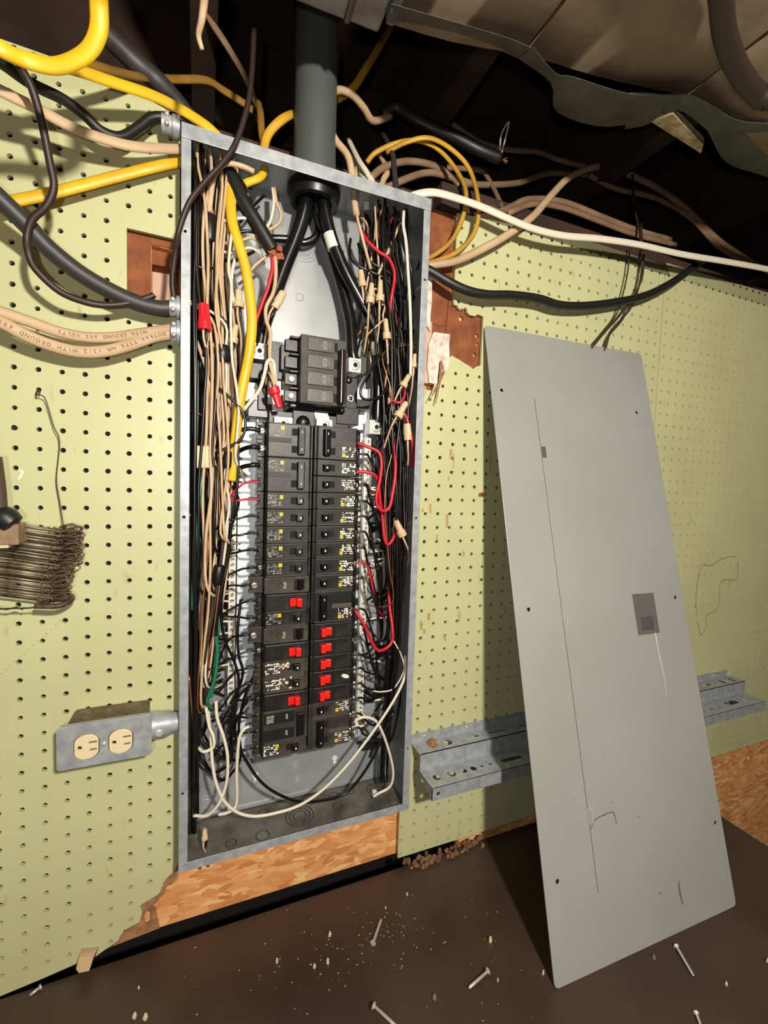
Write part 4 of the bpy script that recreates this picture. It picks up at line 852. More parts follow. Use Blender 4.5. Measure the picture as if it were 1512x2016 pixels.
def printing(parent, s, path, start, h, r):
    """lettering along a cable, upside down as it hangs"""
    P = smooth([at(*p) for p in path], 16)[::-1]; mb = MB(); d = start; acc = 0.0; i = 0
    lens = [0.0]
    for k in range(1, len(P)): lens.append(lens[-1] + (P[k] - P[k - 1]).length)
    for ch in s:
        if ch != ' ':
            while i < len(P) - 2 and lens[i + 1] < d: i += 1
            f = (d - lens[i]) / max(1e-9, lens[i + 1] - lens[i]); c = P[i].lerp(P[i + 1], f); t = (P[i + 1] - P[i]).normalized()
            nrm = Vector((0, -1, 0)); up = t.cross(nrm) * 1.0
            if up.z > 0: up = -up
            text(mb, ch, c + nrm * (r * 1.0), t, up, h)
        d += h * 0.86
    mk('printing', mb, mat('cable_print', (92, 70, 50), 0.7), parent)
printing(lowc, 'DUTRAX TYPE NM 12/2 WITH GROUND 600 VOLTS', low, 0.014, 0.0062, 0.0043)
printing(bpy.data.objects['tan_cable'], 'WITH GROUND 600 VOLTS', upp, 0.04, 0.0055, 0.0041)
cab('tan_cable', 'tan cable arching over beside the conduit into the panel top', 'cable', 'nm', 0.0056, [(770, 228, .06), (735, 238, .03), (716, 212, .01), (692, 186, .0), (664, 178, -.004), (645, 200, -.006), (644, 238, -.008), (660, 275, -.01), (684, 306, -.012), (693, 345, -.014), (698, 400, -.016), (702, 425, -.016)])
cab('tan_cable', 'short frayed tan cable end hanging from the joist at the top', 'cable', 'nm', 0.0045, [(405, -60, -.22), (402, 0, -.2), (397, 40, -.19), (391, 70, -.18), (398, 98, -.175)], None, taper=lambda t: 1 - 0.5 * t)
cab('brown_cable', 'dim flat cable slanting in the joist bay above the panel', 'cable', 'shaded_nm', 0.006, [(380, -30, .02), (415, 40, .05), (450, 95, .07), (485, 155, .1), (508, 210, .12)], 0.5)
cab('black_cable', 'thick dark cable coming down from the left joist to the panel top', 'cable', 'grey', 0.0125, [(190, 50, -.02), (265, 122, -.01), (310, 160, .0), (350, 205, .004), (385, 250, .008), (420, 290, .01), (445, 320, .01)])
cab('white_cable', 'bright white flat cable leaving the panel top toward the right edge', 'cable', 'white', 0.0066, [(806, 392, -.02), (818, 384, -.026), (855, 379, -.034), (905, 392, -.04), (950, 408, -.044), (1000, 430, -.048), (1050, 450, -.05), (1110, 464, -.052), (1180, 470, -.056), (1260, 482, -.06), (1340, 500, -.064), (1430, 515, -.07), (1512, 530, -.075), (1580, 545, -.08), Vector((2.1, -.085, .56)), Vector((2.7, -.085, .57))], 0.5)
cab('tan_cable', 'tan cable rising from the panel right side past the yellow loops', 'cable', 'nm', 0.0068, [(820, 528, -.0), (850, 522, -.008), (900, 513, -.02), (960, 485, -.03), (1010, 455, -.035), (1050, 425, -.03), (1085, 385, -.01), (1120, 350, .02), (1160, 332, .05), (1200, 325, .08), (1240, 322, .1)], 0.7)
cab('black_cable', 'black cable swagging across the right pegboard above the cover', 'cable', 'rubber', 0.0078, [(822, 522, -.012), (850, 535, -.018), (885, 556, -.026), (920, 572, -.03), (960, 580, -.032), (1010, 581, -.032), (1060, 588, -.03), (1100, 600, -.03), (1150, 602, -.03), (1210, 595, -.03), (1270, 582, -.03), (1320, 558, -.03), (1360, 530, -.03), (1385, 512, -.02)])
for i, (lab, pts, r) in enumerate((
    ('shaded tan cable lying on the sill, topmost of those right of the yellow loops', [(910, 362, .03), (960, 364, .04), (1020, 360, .06), (1080, 342, .08), (1140, 344, .09), (1200, 343, .09), (1238, 334, .1)], 0.006),
    ('shaded tan cable slanting down along the sill to the right edge', [(1235, 342, .06), (1290, 368, .05), (1350, 410, .04), (1410, 470, .03), (1460, 505, .03), (1530, 545, .02), Vector((2.1, .04, .56)), Vector((2.7, .05, .57))], 0.0075),
    ('second shaded tan cable below the slanting one near the right edge', [(1160, 345, .07), (1215, 372, .06), (1290, 390, .05), (1360, 430, .04), (1420, 490, .03), (1500, 530, .02)], 0.006),
    ('shaded tan cable curving over the white cable onto the sill', [(985, 418, -.01), (1010, 405, .0), (1045, 392, .005), (1110, 398, .006), (1180, 425, .006), (1250, 452, .006), (1320, 472, .006)], 0.006),
    ('lower shaded tan cable along the top edge of the right pegboard', [(1000, 420, -.006), (1050, 402, -.002), (1110, 410, .002), (1180, 436, .004), (1250, 462, .006), (1330, 482, .006)], 0.0055),
    ('shaded tan cable passing behind the yellow loops', [(930, 405, -.012), (965, 410, -.01), (990, 415, -.008), (960, 350, .05), (940, 335, .06), (880, 330, .06)], 0.005),
    ('brownish cable loop left of the yellow loops above the panel', [(730, 350, .01), (755, 330, .02), (800, 318, .03), (850, 325, .03), (885, 345, .03), (905, 365, .02)], 0.006),
    ('brownish cable loop below its twin above the panel', [(745, 378, .01), (800, 352, .02), (845, 340, .03), (890, 350, .03), (930, 362, .03)], 0.006),
    ('faint tan cable deep in the recess behind the cut black cable', [(840, 210, .16), (900, 250, .16), (945, 280, .15), (1000, 295, .14), (1060, 300, .13), (1100, 315, .12), (1160, 330, .1)], 0.006))):
    cab('tan_cable', lab, 'cable', 'shaded_nm', r, pts, 0.8)
cut = cab('cut_cable', 'thick black cable stub ending in bare copper above the panel', 'cable', 'rubber', 0.0105, [(752, 225, .06), (782, 212, .05), (812, 232, .04), (850, 252, .03), (900, 272, .02), (945, 296, .01), (985, 312, .005)])
q = at(990, 314, .004); mb = MB()
for k in range(7): mb.tube([q, q + Vector((0.006 + random.uniform(0, .004), random.uniform(-.004, .004), random.uniform(-.004, .005)))], 0.0011, None, 5, 0)
mk('frayed_end', mb, M_COPPER, cut)
cab('white_wire', 'thin white wire sticking up from the cut black cable end', 'wire', 'white', 0.0016, [(984, 300, 0), (986, 270, -.004), (994, 250, -.006), (1002, 241, -.006), (996, 268, -.006), (988, 300, -.004)])
cab('curved_pipe', 'thick dark pipe bending at the upper right corner under the duct', 'pipe', mat('dark_pipe', (38, 29, 24), 0.55), 0.012, [atz(1404, -900, .564), atz(1408, -400, .564), atz(1412, -120, .564), atz(1420, 0, .564), atz(1428, 70, .563), atz(1455, 140, .561), atz(1500, 195, .557), atz(1570, 240, .552), Vector((1.8, -.20, .55)), Vector((2.6, -.2, .55))], None, None, 12)
for i, pts in enumerate(([(1262, 440, .0), (1266, 490, -.012), (1265, 530, -.014), (1246, 600, -.014), (1205, 650, -.012), (1192, 690, -.012)], [(1240, 488, -.012), (1234, 545, -.014), (1215, 615, -.014), (1190, 650, -.012), (1163, 682, -.012)], [(1266, 492, -.016), (1258, 560, -.018), (1228, 625, -.016), (1200, 660, -.016), (1190, 690, -.016)], [(1268, 500, -.018), (1262, 555, -.02), (1225, 615, -.018), (1190, 655, -.018), (1166, 684, -.018)])):
    cab('thin_wire', 'thin olive bell wire hanging behind the top of the leaning cover', 'wire', 'wire', 0.0017, pts, None, 'bell wires above the cover', 6)
cab('black_strap', 'short black strap hanging from the sill cables above the right pegboard', 'strap', 'brown', 0.0035, [(1245, 345, .05), (1248, 400, .02), (1258, 450, -.008), (1262, 480, -.02)], 0.4)

# clamps and connectors where cables enter the panel
def clamp(c, ax, label, r=0.011, L=0.022):
    t_ = thing('cable_clamp', c, label, 'cable clamp')
    mb = MB(); mb.lathe(c, ax, [(0, r), (L * 0.55, r), (L * 0.6, r * 1.25), (L, r * 1.25)], 16); mk('body', mb, M_GALV, t_, sm=True, autos=40)
    for s_ in (-1, 1):
        mb = MB(); q = Vector(c) + Vector(ax).normalized() * L * 0.3 + Vector((0, -r, s_ * r * 0.5)); mb.lathe(q, (0, -1, 0), [(-0.002, 0.003), (0.002, 0.003), (0.003, 0.0015)], 8); mk('clamp_screw', mb, M_STEEL, t_, sm=True)
clamp((BX0 - 0.024, -0.028, at(345, 250, -.028).z), (1, 0, 0), 'metal cable clamp at the panel top left corner holding the black cable')
clamp((BX0 - 0.014, -0.028, at(345, 606, -.028).z), (1, 0, 0), 'metal clamp on the panel side holding the thick grey cable', 0.0125, 0.014)
clamp((BX0 - 0.012, -0.029, at(345, 655, -.028).z), (1, 0, 0), 'metal clamp on the panel side holding two printed tan cables', 0.0135, 0.012)
clamp((at(455, 272, -.01).x, -0.012, BZ1 + 0.015), (0, 0, -1), 'shiny cable clamp on the panel top at the left', 0.011, 0.015)
clamp((at(532, 296, -.005).x, -0.004, BZ1 + 0.013), (0, 0, -1), 'cable clamp on the panel top holding the bent yellow cable', 0.010, 0.013)
clamp((at(692, 340, -.01).x, -0.012, BZ1 + 0.012), (0, 0, -1), 'cable clamp on the panel top holding the arched tan cable', 0.009, 0.012)
clamp((at(815, 392, -.02).x, -0.02, BZ1 + 0.010), (0, 0, -1), 'cable clamp on the panel top holding the white cable', 0.008, 0.010)
for (u0, v0, u1, v1, lab, m) in ((742, 378, 706, 315, 'white cable rising left of a crossing pair on the panel top', 'white'), (748, 380, 762, 335, 'tan cable rising right of the crossing pair on the panel top', 'nm'), (722, 372, 712, 345, 'short white cable stub on the panel top right of the conduit', 'white'), (782, 388, 772, 300, 'dark cable standing up from the panel top near its right end', 'grey')):
    cab('cable_stub', lab, 'cable', m, 0.005, [(u0, v0 + 40, -.0), (u0, v0, .0), ((u0 + u1) / 2, (v0 + v1) / 2 - 4, .012), (u1, v1, .03), (u1 - 20, v1 - 40, .08)], 0.7)

# ------------------------------------------------------------------ service cables inside the panel
cab('service_cable', 'thick black service cable running to the left lug', 'cable', 'thick', 0.0112, [(606, 372, .0), (598, 420, -.0), (584, 465, .004), (562, 520, .008), (540, 580, .008), (522, 630, .004), (512, 672, .004), (510, 690, .004)], None, None, 12)
cab('service_cable', 'thick black service cable running to the lug right of the main breaker', 'cable', 'thick', 0.0092, [(620, 376, .006), (630, 420, .006), (646, 470, .01), (664, 530, .012), (680, 590, .012), (690, 640, .006), (693, 690, .0), (697, 712, .0)], None, None, 12)
sc = cab('service_cable', 'thick black service cable with white tape band running to the right bar lug', 'cable', 'thick', 0.0095, [(634, 376, -.008), (642, 425, -.01), (655, 475, -.012), (680, 535, -.012), (715, 600, -.01), (738, 645, -.006), (745, 690, .0), (744, 760, .002), (742, 820, .002), (741, 838, .004)], None, None, 12)
mb = MB(); mb.cyl(at(648, 460, -.0118), at(657, 490, -.0128), 0.0099, 14); mk('tape_band', mb, M_WHITE, sc, sm=True, autos=40)
mb = MB(); mb.cyl(at(737, 672, -.002), at(744, 697, .001), 0.0099, 14); mk('tape_band', mb, mat('beige_tape', (188, 174, 152), 0.6), sc, sm=True, autos=40)
cab('service_cable', 'black cable tail looping behind the service cables', 'cable', 'thick', 0.006, [(612, 400, .02), (626, 440, .024), (622, 466, .024), (600, 478, .026), (575, 472, .028), (540, 470, .03), (515, 472, .03)], None, None, 10)
stub = cab('black_cable', 'thick black cable ending in torn copper tape inside the panel top left', 'cable', 'rubber', 0.0105, [(448, 330, -.018), (462, 365, -.024), (480, 400, -.028), (505, 440, -.03), (530, 482, -.03), (537, 494, -.03)], None, None, 12)
q = at(540, 498, -.03); mb = MB()
for k in range(10): mb.obox(q + Vector((random.uniform(-.008, .008), random.uniform(-.006, .006), random.uniform(-.006, .006))), (random.uniform(.003, .006), .001, random.uniform(-.003, .003)), (0, .0008, 0), (-.001, 0, .004))
mk('torn_end', mb, mat('torn_copper', (150, 82, 52), 0.6, 0.2), stub)
cab('yellow_cable', 'bright yellow cable hanging down through the left side of the panel', 'cable', Y, 0.0072, [(450, 338, -.02), (454, 362, -.024), (454, 400, -.03), (458, 440, -.034), (470, 480, -.036), (484, 530, -.036), (493, 590, -.036), (496, 640, -.036), (490, 700, -.036), (478, 760, -.036), (470, 810, -.034), (463, 870, -.03), (459, 925, -.026), (456, 946, -.024)], 0.75, None, 10)
for k, (u, v) in enumerate(((450, 985), (470, 990), (440, 1000))):
    cab('wire', ['white wire leaving the end of the yellow cable', 'black wire leaving the end of the yellow cable', 'bare copper wire leaving the end of the yellow cable'][k], 'wire', ['white', 'black', 'copper'][k], 0.0019, [(457, 938, -.024), (456, 955, -.02), (u, v, -.01), (u - 20, v + 60, .0)])
cab('yellow_cable', 'short yellow cable end hooked under the panel top at the left', 'cable', Y, 0.0055, [(522, 330, -.02), (516, 345, -.026), (506, 352, -.03), (490, 358, -.03), (482, 362, -.03)], 0.6)
cab('wire', 'tan wire arching under the panel top left corner', 'wire', 'tan', 0.0036, [(412, 418, -.036), (416, 380, -.038), (422, 345, -.04), (436, 327, -.042), (452, 322, -.042), (478, 328, -.042), (500, 338, -.04)])
cab('wire', 'red wire hanging from the torn cable end', 'wire', 'red', 0.0028, [(536, 505, -.032), (536, 530, -.032), (528, 565, -.03), (515, 600, -.026), (500, 645, -.02), (478, 720, -.01), (465, 770, .0)])
cab('wire', 'tan wire hanging from the torn cable end to the red connector', 'wire', 'tan', 0.0028, [(542, 505, -.034), (543, 540, -.034), (538, 575, -.034), (524, 605, -.034), (524, 630, -.034), (532, 655, -.034), (531, 690, -.036), (532, 715, -.038), (538, 740, -.04), (541, 758, -.04)])
cab('wire', 'white wire hooked over the tan wire left of the main breaker', 'wire', 'white', 0.0026, [(548, 800, -.03), (541, 735, -.038), (539, 715, -.04), (532, 708, -.042), (525, 715, -.042), (521, 735, -.04), (512, 765, -.038), (498, 785, -.036), (484, 802, -.034), (474, 812, -.03)])
cab('wire', 'tan wire curling in a loop right of the thick torn cable', 'wire', 'tan', 0.0024, [(540, 370, .0), (545, 400, -.01), (553, 420, -.012), (550, 438, -.012), (535, 450, -.014), (520, 455, -.014)])
cab('wire', 'white wire beside the curling tan one right of the torn cable', 'wire', 'white', 0.0022, [(536, 370, .0), (539, 395, -.01), (536, 420, -.012), (530, 440, -.014), (520, 452, -.016)])

# ------------------------------------------------------------------ wires packed in the side gutters
def interp(tab, v):
    if v <= tab[0][0]: return tab[0][1:]
    for i in range(len(tab) - 1):
        a, b = tab[i], tab[i + 1]
        if a[0] <= v <= b[0]:
            f = (v - a[0]) / (b[0] - a[0]); return tuple(a[k] * (1 - f) + b[k] * f for k in range(1, len(a)))
    return tab[-1][1:]
LT = [(330, 425, 42), (400, 422, 34), (500, 418, 32), (600, 424, 34), (700, 430, 36), (800, 430, 40), (900, 428, 40), (1000, 430, 38), (1100, 424, 33), (1200, 413, 26), (1300, 404, 20), (1400, 396, 14), (1500, 392, 10)]
RT = [(400, 742, 46), (500, 760, 46), (600, 768, 48), (700, 776, 46), (800, 781, 42), (900, 783, 40), (1000, 784, 38), (1100, 784, 36), (1200, 782, 32), (1300, 777, 26), (1400, 766, 14), (1500, 758, 8)]
def gutter(tab, v0, v1, f, y0, m, r, lab, grp, n=9, wig=0.12, tail=None, head=None):
    pts = list(head or []); y = y0
    ph = random.uniform(0, 6.3); am = random.uniform(0.02, wig)
    for i in range(n):
        t = i / (n - 1); v = v0 + (v1 - v0) * t; c, hw = interp(tab, v)
        g = max(-1, min(1, f + am * 2 * math.sin(ph + t * 7) + random.uniform(-wig, wig)))
        y = max(-0.044, min(0.036, y + random.uniform(-0.006, 0.006)))
        pts.append((c + hw * g, v + random.uniform(-8, 8) * (0 < i < n - 1), y))
    if tab is LT or tab is RT:
        lt = tab is LT; q = at(*pts[0]); e = at(*pts[-1]); edge = BX0 + 0.002 if lt else BX1 - 0.002
        if v0 < 600:
            pts.insert(0, Vector((q.x + random.uniform(-.012, .012), min(.03, max(-.03, q.y + random.uniform(-.004, .02))), (q.z + BZ1) / 2 + .01)))
            pts.insert(0, Vector((pts[0].x + random.uniform(-.006, .006), min(.034, pts[0].y + .006), BZ1 - .001)))
        else:
            pts.insert(0, Vector(((q.x + edge) / 2, min(.034, q.y + .004), q.z + .02))); pts.insert(0, Vector((edge, min(.036, q.y + .006), q.z + .028)))
        sg = 1 if lt else -1
        pts.append(Vector((e.x + sg * random.uniform(.004, .016), min(.036, e.y + .02), e.z - random.uniform(.012, .03))))
        pts.append(Vector((e.x + sg * random.uniform(.02, .034), .037, e.z - random.uniform(.02, .05))))
    return cab('wire', lab, 'wire', m, r, pts, None, grp, 6, 4)
cnt = 0
for i in range(25):
    f = random.uniform(-0.55, 1.0); m = random.choice(('tan', 'tan', 'tan', 'tan', 'white')); v0 = random.choice((395, 430, 470, 520, 640)); v1 = random.choice((900, 1050, 1150, 1250, 1330, 1385))
    gutter(LT, v0, v1, f, random.uniform(-.042, .01), m, random.uniform(.0016, .0023), 'tan or white insulated wire packed in the left gutter of the panel', 'pale wires in the left gutter')
for i in range(24):
    f = random.uniform(-1, 1.0); v0 = random.choice((360, 420, 470, 560, 640)); v1 = random.choice((900, 1050, 1150, 1250, 1330))
    gutter(LT, v0, v1, f, random.uniform(-.042, .034), 'black', random.uniform(.0019, .0024), 'black insulated wire packed in the left gutter of the panel', 'black wires in the left gutter')
LW = [(300, 386, 6), (420, 386, 6), (800, 385, 6), (1200, 384, 6), (1600, 384, 7)]
for i in range(15):  # black wires added to darken the strip beside the left wall
    gutter(LW, random.choice((310, 330, 380, 450)), random.choice((1250, 1560, 1610, 1640)), random.uniform(-1, 1), random.uniform(-.044, .0), 'black', random.uniform(.0019, .0026), 'added black wire darkening the strip along the panel left wall', 'added black wires against the panel left wall', 9, 0.3)
for i in range(9):
    gutter(LT, random.choice((480, 560, 700, 850)), random.choice((1150, 1300, 1380)), random.uniform(-.6, .6), random.uniform(-.04, .0), 'copper' if i % 3 else 'brown', .0011 if i % 3 else .002, 'thin bare copper or brown wire in the left gutter of the panel', 'copper wires in the left gutter')
cab('wire', 'green wire along the panel left wall below the tan connector block', 'wire', 'green', .0026, [(402, 918, -.03), (395, 960, -.036), (388, 1040, -.04), (382, 1120, -.042), (379, 1200, -.042)])
cab('wire', 'green wire hanging low beside the left neutral bar', 'wire', 'green', .0026, [(424, 1170, -.02), (426, 1250, -.026), (428, 1290, -.028), (422, 1340, -.03), (408, 1380, -.03), (418, 1395, -.02)])
cab('wire', 'second green wire next to the low hanging one', 'wire', 'green', .0022, [(436, 1160, -.01), (430, 1240, -.02), (424, 1300, -.024), (420, 1350, -.026), (416, 1372, -.026)])
cab('wire', 'short green wire below the upper red connector', 'wire', 'green', .0022, [(406, 640, -.036), (412, 655, -.034), (418, 680, -.02), (420, 720, .0)])
cab('wire', 'black wire looping over the yellow cable from the tan connector block', 'wire', 'black', .0022, [(400, 700, -.02), (412, 745, -.036), (440, 772, -.042), (470, 800, -.044), (483, 830, -.044), (476, 862, -.044), (450, 880, -.042), (425, 890, -.04)])
for i in range(44):
    f = random.uniform(-1, 1.0); v0 = random.choice((470, 500, 540, 600, 680)); v1 = random.choice((880, 1000, 1150, 1250, 1350, 1450))
    gutter(RT, v0, v1, f, random.uniform(-.03, .034), 'black', random.uniform(.0019, .0024), 'black insulated wire packed in the right gutter of the panel', 'black wires in the right gutter')
for i in range(8):
    f = random.uniform(-1, .6); v0 = random.choice((425, 450, 480, 560)); v1 = random.choice((640, 760, 900, 1100))
    gutter(RT, v0, v1, f, random.uniform(-.02, .03), 'tan', random.uniform(.0015, .0021), 'tan insulated wire in the right gutter of the panel', 'tan wires in the right gutter')
for i in range(7):
    gutter(RT, random.choice((470, 600, 700)), random.choice((1000, 1180, 1300)), random.uniform(-.6, .5), random.uniform(-.03, .02), 'darkred' if i % 2 else 'copper', .002 if i % 2 else .001, 'red or bare copper wire among the black ones in the right gutter', 'coloured wires in the right gutter')
cab('wire', 'red wire bending right below the panel top on the right', 'wire', 'red', .0026, [(712, 455, -.02), (724, 475, -.026), (745, 495, -.03), (764, 508, -.034), (775, 530, -.036), (776, 555, -.036), (770, 590, -.034), (766, 640, -.02)])
cab('wire', 'thin red wire hanging straight from the panel top on the right', 'wire', 'red', .0018, [(754, 415, -.01), (753, 445, -.016), (752, 480, -.02), (755, 500, -.02)])
cab('wire', 'white wire running down the right side of the panel in front', 'wire', 'white', .0026, [(795, 415, -.03), (794, 445, -.036), (799, 475, -.038), (803, 530, -.04), (807, 600, -.042), (809, 680, -.042), (808, 740, -.04)])
cab('wire', 'tan wire slanting under the panel top at the right', 'wire', 'tan', .0022, [(788, 438, -.01), (775, 470, -.02), (762, 500, -.026), (745, 540, -.026)])
cab('wire', 'black wire in a hanging loop right of the main breaker', 'wire', 'black', .0022, [(752, 690, -.03), (735, 720, -.036), (720, 745, -.038), (710, 768, -.038), (714, 784, -.038), (730, 787, -.038), (748, 780, -.036), (765, 760, -.03)])
cab('wire', 'big red loop hanging right of the upper breakers', 'wire', 'red', .0028, [(703, 872, -.03), (725, 880, -.036), (745, 890, -.04), (751, 910, -.042), (748, 945, -.043), (741, 975, -.043), (743, 995, -.043), (755, 1006, -.043), (767, 998, -.043), (773, 970, -.042), (778, 935, -.04), (778, 900, -.034), (774, 860, -.02)])
cab('wire', 'pink red wire from the second breaker bending down', 'wire', 'red', .0028, [(698, 930, -.03), (718, 929, -.034), (736, 934, -.036), (745, 950, -.034), (748, 985, -.03), (753, 1020, -.028), (757, 1060, -.03), (764, 1072, -.03), (774, 1060, -.03), (780, 1040, -.02)])
cab('wire', 'red wire in a low V right of the lower breakers', 'wire', 'red', .0026, [(699, 1202, -.03), (714, 1225, -.036), (728, 1255, -.038), (738, 1274, -.04), (748, 1281, -.04), (762, 1275, -.038), (772, 1262, -.036), (773, 1240, -.034), (766, 1180, -.02), (768, 1100, -.01)])
cab('wire', 'red wire rising on the far right below the tan connector', 'wire', 'red', .0028, [(790, 808, -.03), (800, 822, -.034), (806, 845, -.036), (812, 875, -.034), (812, 920, -.02)])
cab('wire', 'small red wire curling below the tan connector at upper right', 'wire', 'red', .0022, [(797, 765, -.03), (796, 780, -.034), (788, 792, -.034), (775, 790, -.03), (768, 780, -.02)])
# a wire out of every breaker terminal
O2 = ['topmost', 'second', 'third', 'fourth', 'fifth', 'sixth', 'seventh', 'eighth', 'ninth', 'tenth', 'eleventh', 'twelfth', 'thirteenth', 'fourteenth', 'fifteenth', 'sixteenth', 'seventeenth', 'eighteenth', 'nineteenth', 'twentieth']
REDL = {3: 'red', 4: 'red'}
for (side, slot, st) in TERM:
    z = ZT - (slot + 0.5) * P_; d = 0.083 if st != 'ge' else 0.089; s = -1 if side == 'L' else 1
    p0 = Vector((XS + s * (d - 0.006), -0.028, z)); p1 = Vector((XS + s * (d + 0.008), -0.029, z + random.uniform(-.001, .002)))
    yy = random.uniform(-.034, -.006)
    if side == 'L':
        m = REDL.get(slot, 'black'); drop = random.uniform(0.004, 0.028) if slot < 12 else random.uniform(0.006, 0.035); r = .0034 if slot < 3 else .0017
        xe = at(random.uniform(400, 440), 1000, 0).x
        p2 = Vector((p1.x - random.uniform(.012, .02), yy, z - drop * 0.25)); p3 = Vector((xe + 0.012, yy + .008, z - drop)); p4 = Vector((xe, .012, z - drop - 0.05))
        if slot > 12: p4 = Vector((xe, .012, z - drop - 0.03))
    else:
        m = 'black' if slot not in (0, 2, 10) else None
        if m is None: continue
        drop = random.uniform(0.02, 0.10); r = .0019
        xe = at(random.uniform(752, 785), 1000, 0).x
        if slot == 11 or slot == 8: m = 'red' if slot == 8 else 'black'
        p2 = Vector((p1.x + random.uniform(.008, .014), yy - .006, z - drop * .22)); p3 = Vector((p1.x + random.uniform(.022, .034), yy - .004, z - drop)); p4 = Vector((xe, .012, z - drop - random.uniform(.03, .07)))
        if slot > 13: p3.z = z - drop * .4; p4.z = z - drop * .5
    mb = MB(); mb.tube([p0, p1, p2, p3, p4], r, None, 6, 6)
    tag(mk('wire', mb, W[m], sm=True), '%s wire leaving the %s terminal of the %s breaker column' % (m, 'topmost' if slot == 0 else O2[slot] + ' highest', 'left' if side == 'L' else 'right'), 'wire', '%s branch wires on the %s' % (m, 'left' if side == 'L' else 'right'))
# pale neutrals landing on the bars
for i in range(30):
    if i < 16: u, v = 732, random.choice((random.uniform(955, 1010), random.uniform(1060, 1120), random.uniform(1180, 1400))); e = 1
    else: u, v = 448, random.uniform(1090, 1330); e = -1
    m = 'white' if random.random() < .7 else 'black'
    cab('wire', '%s neutral wire landing on the %s bar' % ('white' if m == 'white' else 'dark', 'right' if e > 0 else 'left'), 'wire', m, .0017, [(u - e * 3, v, .018), (u + e * 12, v + random.uniform(-4, 4), .014), (u + e * 28, v + random.uniform(-8, 10), .018), (u + e * 44, v + random.uniform(-30, 30), .03)], None, '%s neutrals on the %s bar' % ('white' if m == 'white' else 'dark', 'right' if e > 0 else 'left'), 6)
# loose long wires in the bottom of the panel
cab('wire', 'long white wire sweeping diagonally across the panel bottom', 'wire', 'white', .0024, [(798, 1290, -.03), (797, 1330, -.036), (780, 1370, -.04), (752, 1415, -.042), (720, 1460, -.042), (680, 1510, -.042), (635, 1555, -.04), (590, 1585, -.038), (545, 1600, -.036), (500, 1607, -.034), (465, 1598, -.034), (440, 1575, -.034), (425, 1540, -.034), (418, 1500, -.03), (415, 1450, -.02), (410, 1400, -.01)])
cab('wire', 'white wire hanging along the lower right of the panel bottom', 'wire', 'white', .0024, [(692, 1422, -.03), (715, 1412, -.034), (738, 1418, -.034), (752, 1440, -.032), (766, 1480, -.028), (774, 1520, -.024), (768, 1548, -.02), (745, 1562, -.016), (735, 1568, -.014)])
cab('wire', 'white wire curving along the panel bottom at the left', 'wire', 'white', .0024, [(405, 1390, -.02), (412, 1430, -.026), (420, 1450, -.03), (420, 1470, -.03), (402, 1480, -.03), (390, 1472, -.02)])
cab('wire', 'white wire hanging in an S at the lower left of the panel', 'wire', 'white', .0024, [(425, 1380, -.02), (428, 1415, -.026), (440, 1450, -.03), (448, 1490, -.032), (446, 1540, -.034), (432, 1580, -.034), (408, 1605, -.03), (375, 1605, -.02)])
cab('wire', 'white wire rising from below into the lowest left breakers', 'wire', 'white', .0024, [(490, 1430, -.034), (478, 1438, -.038), (470, 1460, -.038), (466, 1520, -.036), (466, 1580, -.032), (452, 1598, -.03), (430, 1604, -.026)])
cab('wire', 'dark blue-black wire crossing the panel bottom from the left', 'wire', 'black', .0024, [(458, 1450, -.03), (480, 1490, -.032), (510, 1535, -.03), (545, 1562, -.026), (590, 1578, -.02), (640, 1575, -.012), (680, 1562, -.008), (710, 1530, -.01), (735, 1490, -.02), (758, 1440, -.026), (775, 1400, -.02)])
for (u, l) in ((470, 0), (452, 1), (463, 3), (440, 5)):
    cab('wire', 'black wire bunched at the lower left beside the breakers', 'wire', 'black', .0022, [(500 - l * 3, 1330 + l * 14, -.028), (u + 12, 1370 + l * 10, -.02), (u, 1430, -.012 + l * .003), (u + 4, 1490, -.01), (u - 12 + l * 2, 1520 - l * 8, .0), (u - 34 - l, 1535 - l * 16, .01), (392 + l * 3, 1500 - l * 18, .03), (388, 1460 - l * 12, .036)], None, 'black wires bunched at the lower left', 6)
for i in range(7):
    gutter([(1300, 772, 14), (1400, 764, 10), (1480, 758, 7), (1560, 756, 8)], 1290, 1540, random.uniform(-1, 1), random.uniform(-.02, .03), 'black', .0016, 'thin dark wire hanging at the lower right corner of the panel', 'dark wires at the lower right', 6)
cab('wire', 'thin white wire slack on the right of the lower breakers', 'wire', 'white', .0012, [(735, 1360, -.02), (750, 1362, -.026), (775, 1355, -.03), (795, 1320, -.03), (790, 1290, -.03), (775, 1262, -.03)])

# electrical tape wraps and a tan connector block in the left gutter
def wrap(u0, v0, u1, v1, y, r, lab, m='thick'):
    mb = MB(); a, b = at(u0, v0, y), at(u1, v1, y); d = b - a
    mb.lathe(a, d, [(0, r * .8), (0.003, r), (d.length * .5, r * 1.08), (d.length - 0.003, r), (d.length, r * .8)], 14)
    tag(mk('tape_wrap', mb, mat('black_tape', (22, 20, 20), 0.4), sm=True), lab, 'tape')
wrap(413, 423, 412, 478, -.03, .0085, 'black tape wrapped around tan wires at the panel top left')
wrap(437, 680, 438, 714, -.035, .0105, 'black tape wrapped around a wire bunch beside the yellow cable')
wrap(448, 888, 446, 922, -.035, .0062, 'black tape wrapped on wires left of the yellow cable end')
wrap(432, 1112, 428, 1150, -.03, .0075, 'black tape wrapped on wires beside the left neutral bar')
t_ = thing('connector_block', at(403, 915, -.036), 'tan two-piece connector block hanging in the left gutter', 'connector')
for (du) in (-9, 8):
    q = at(404 + du, 900, -.036); mb = MB(); mb.box(q.x - .0062, q.x + .0062, -.042, -.028, q.z - .0155, q.z + .0155); mk('connector_half', mb, M_NUT, t_, bevel=.0015)

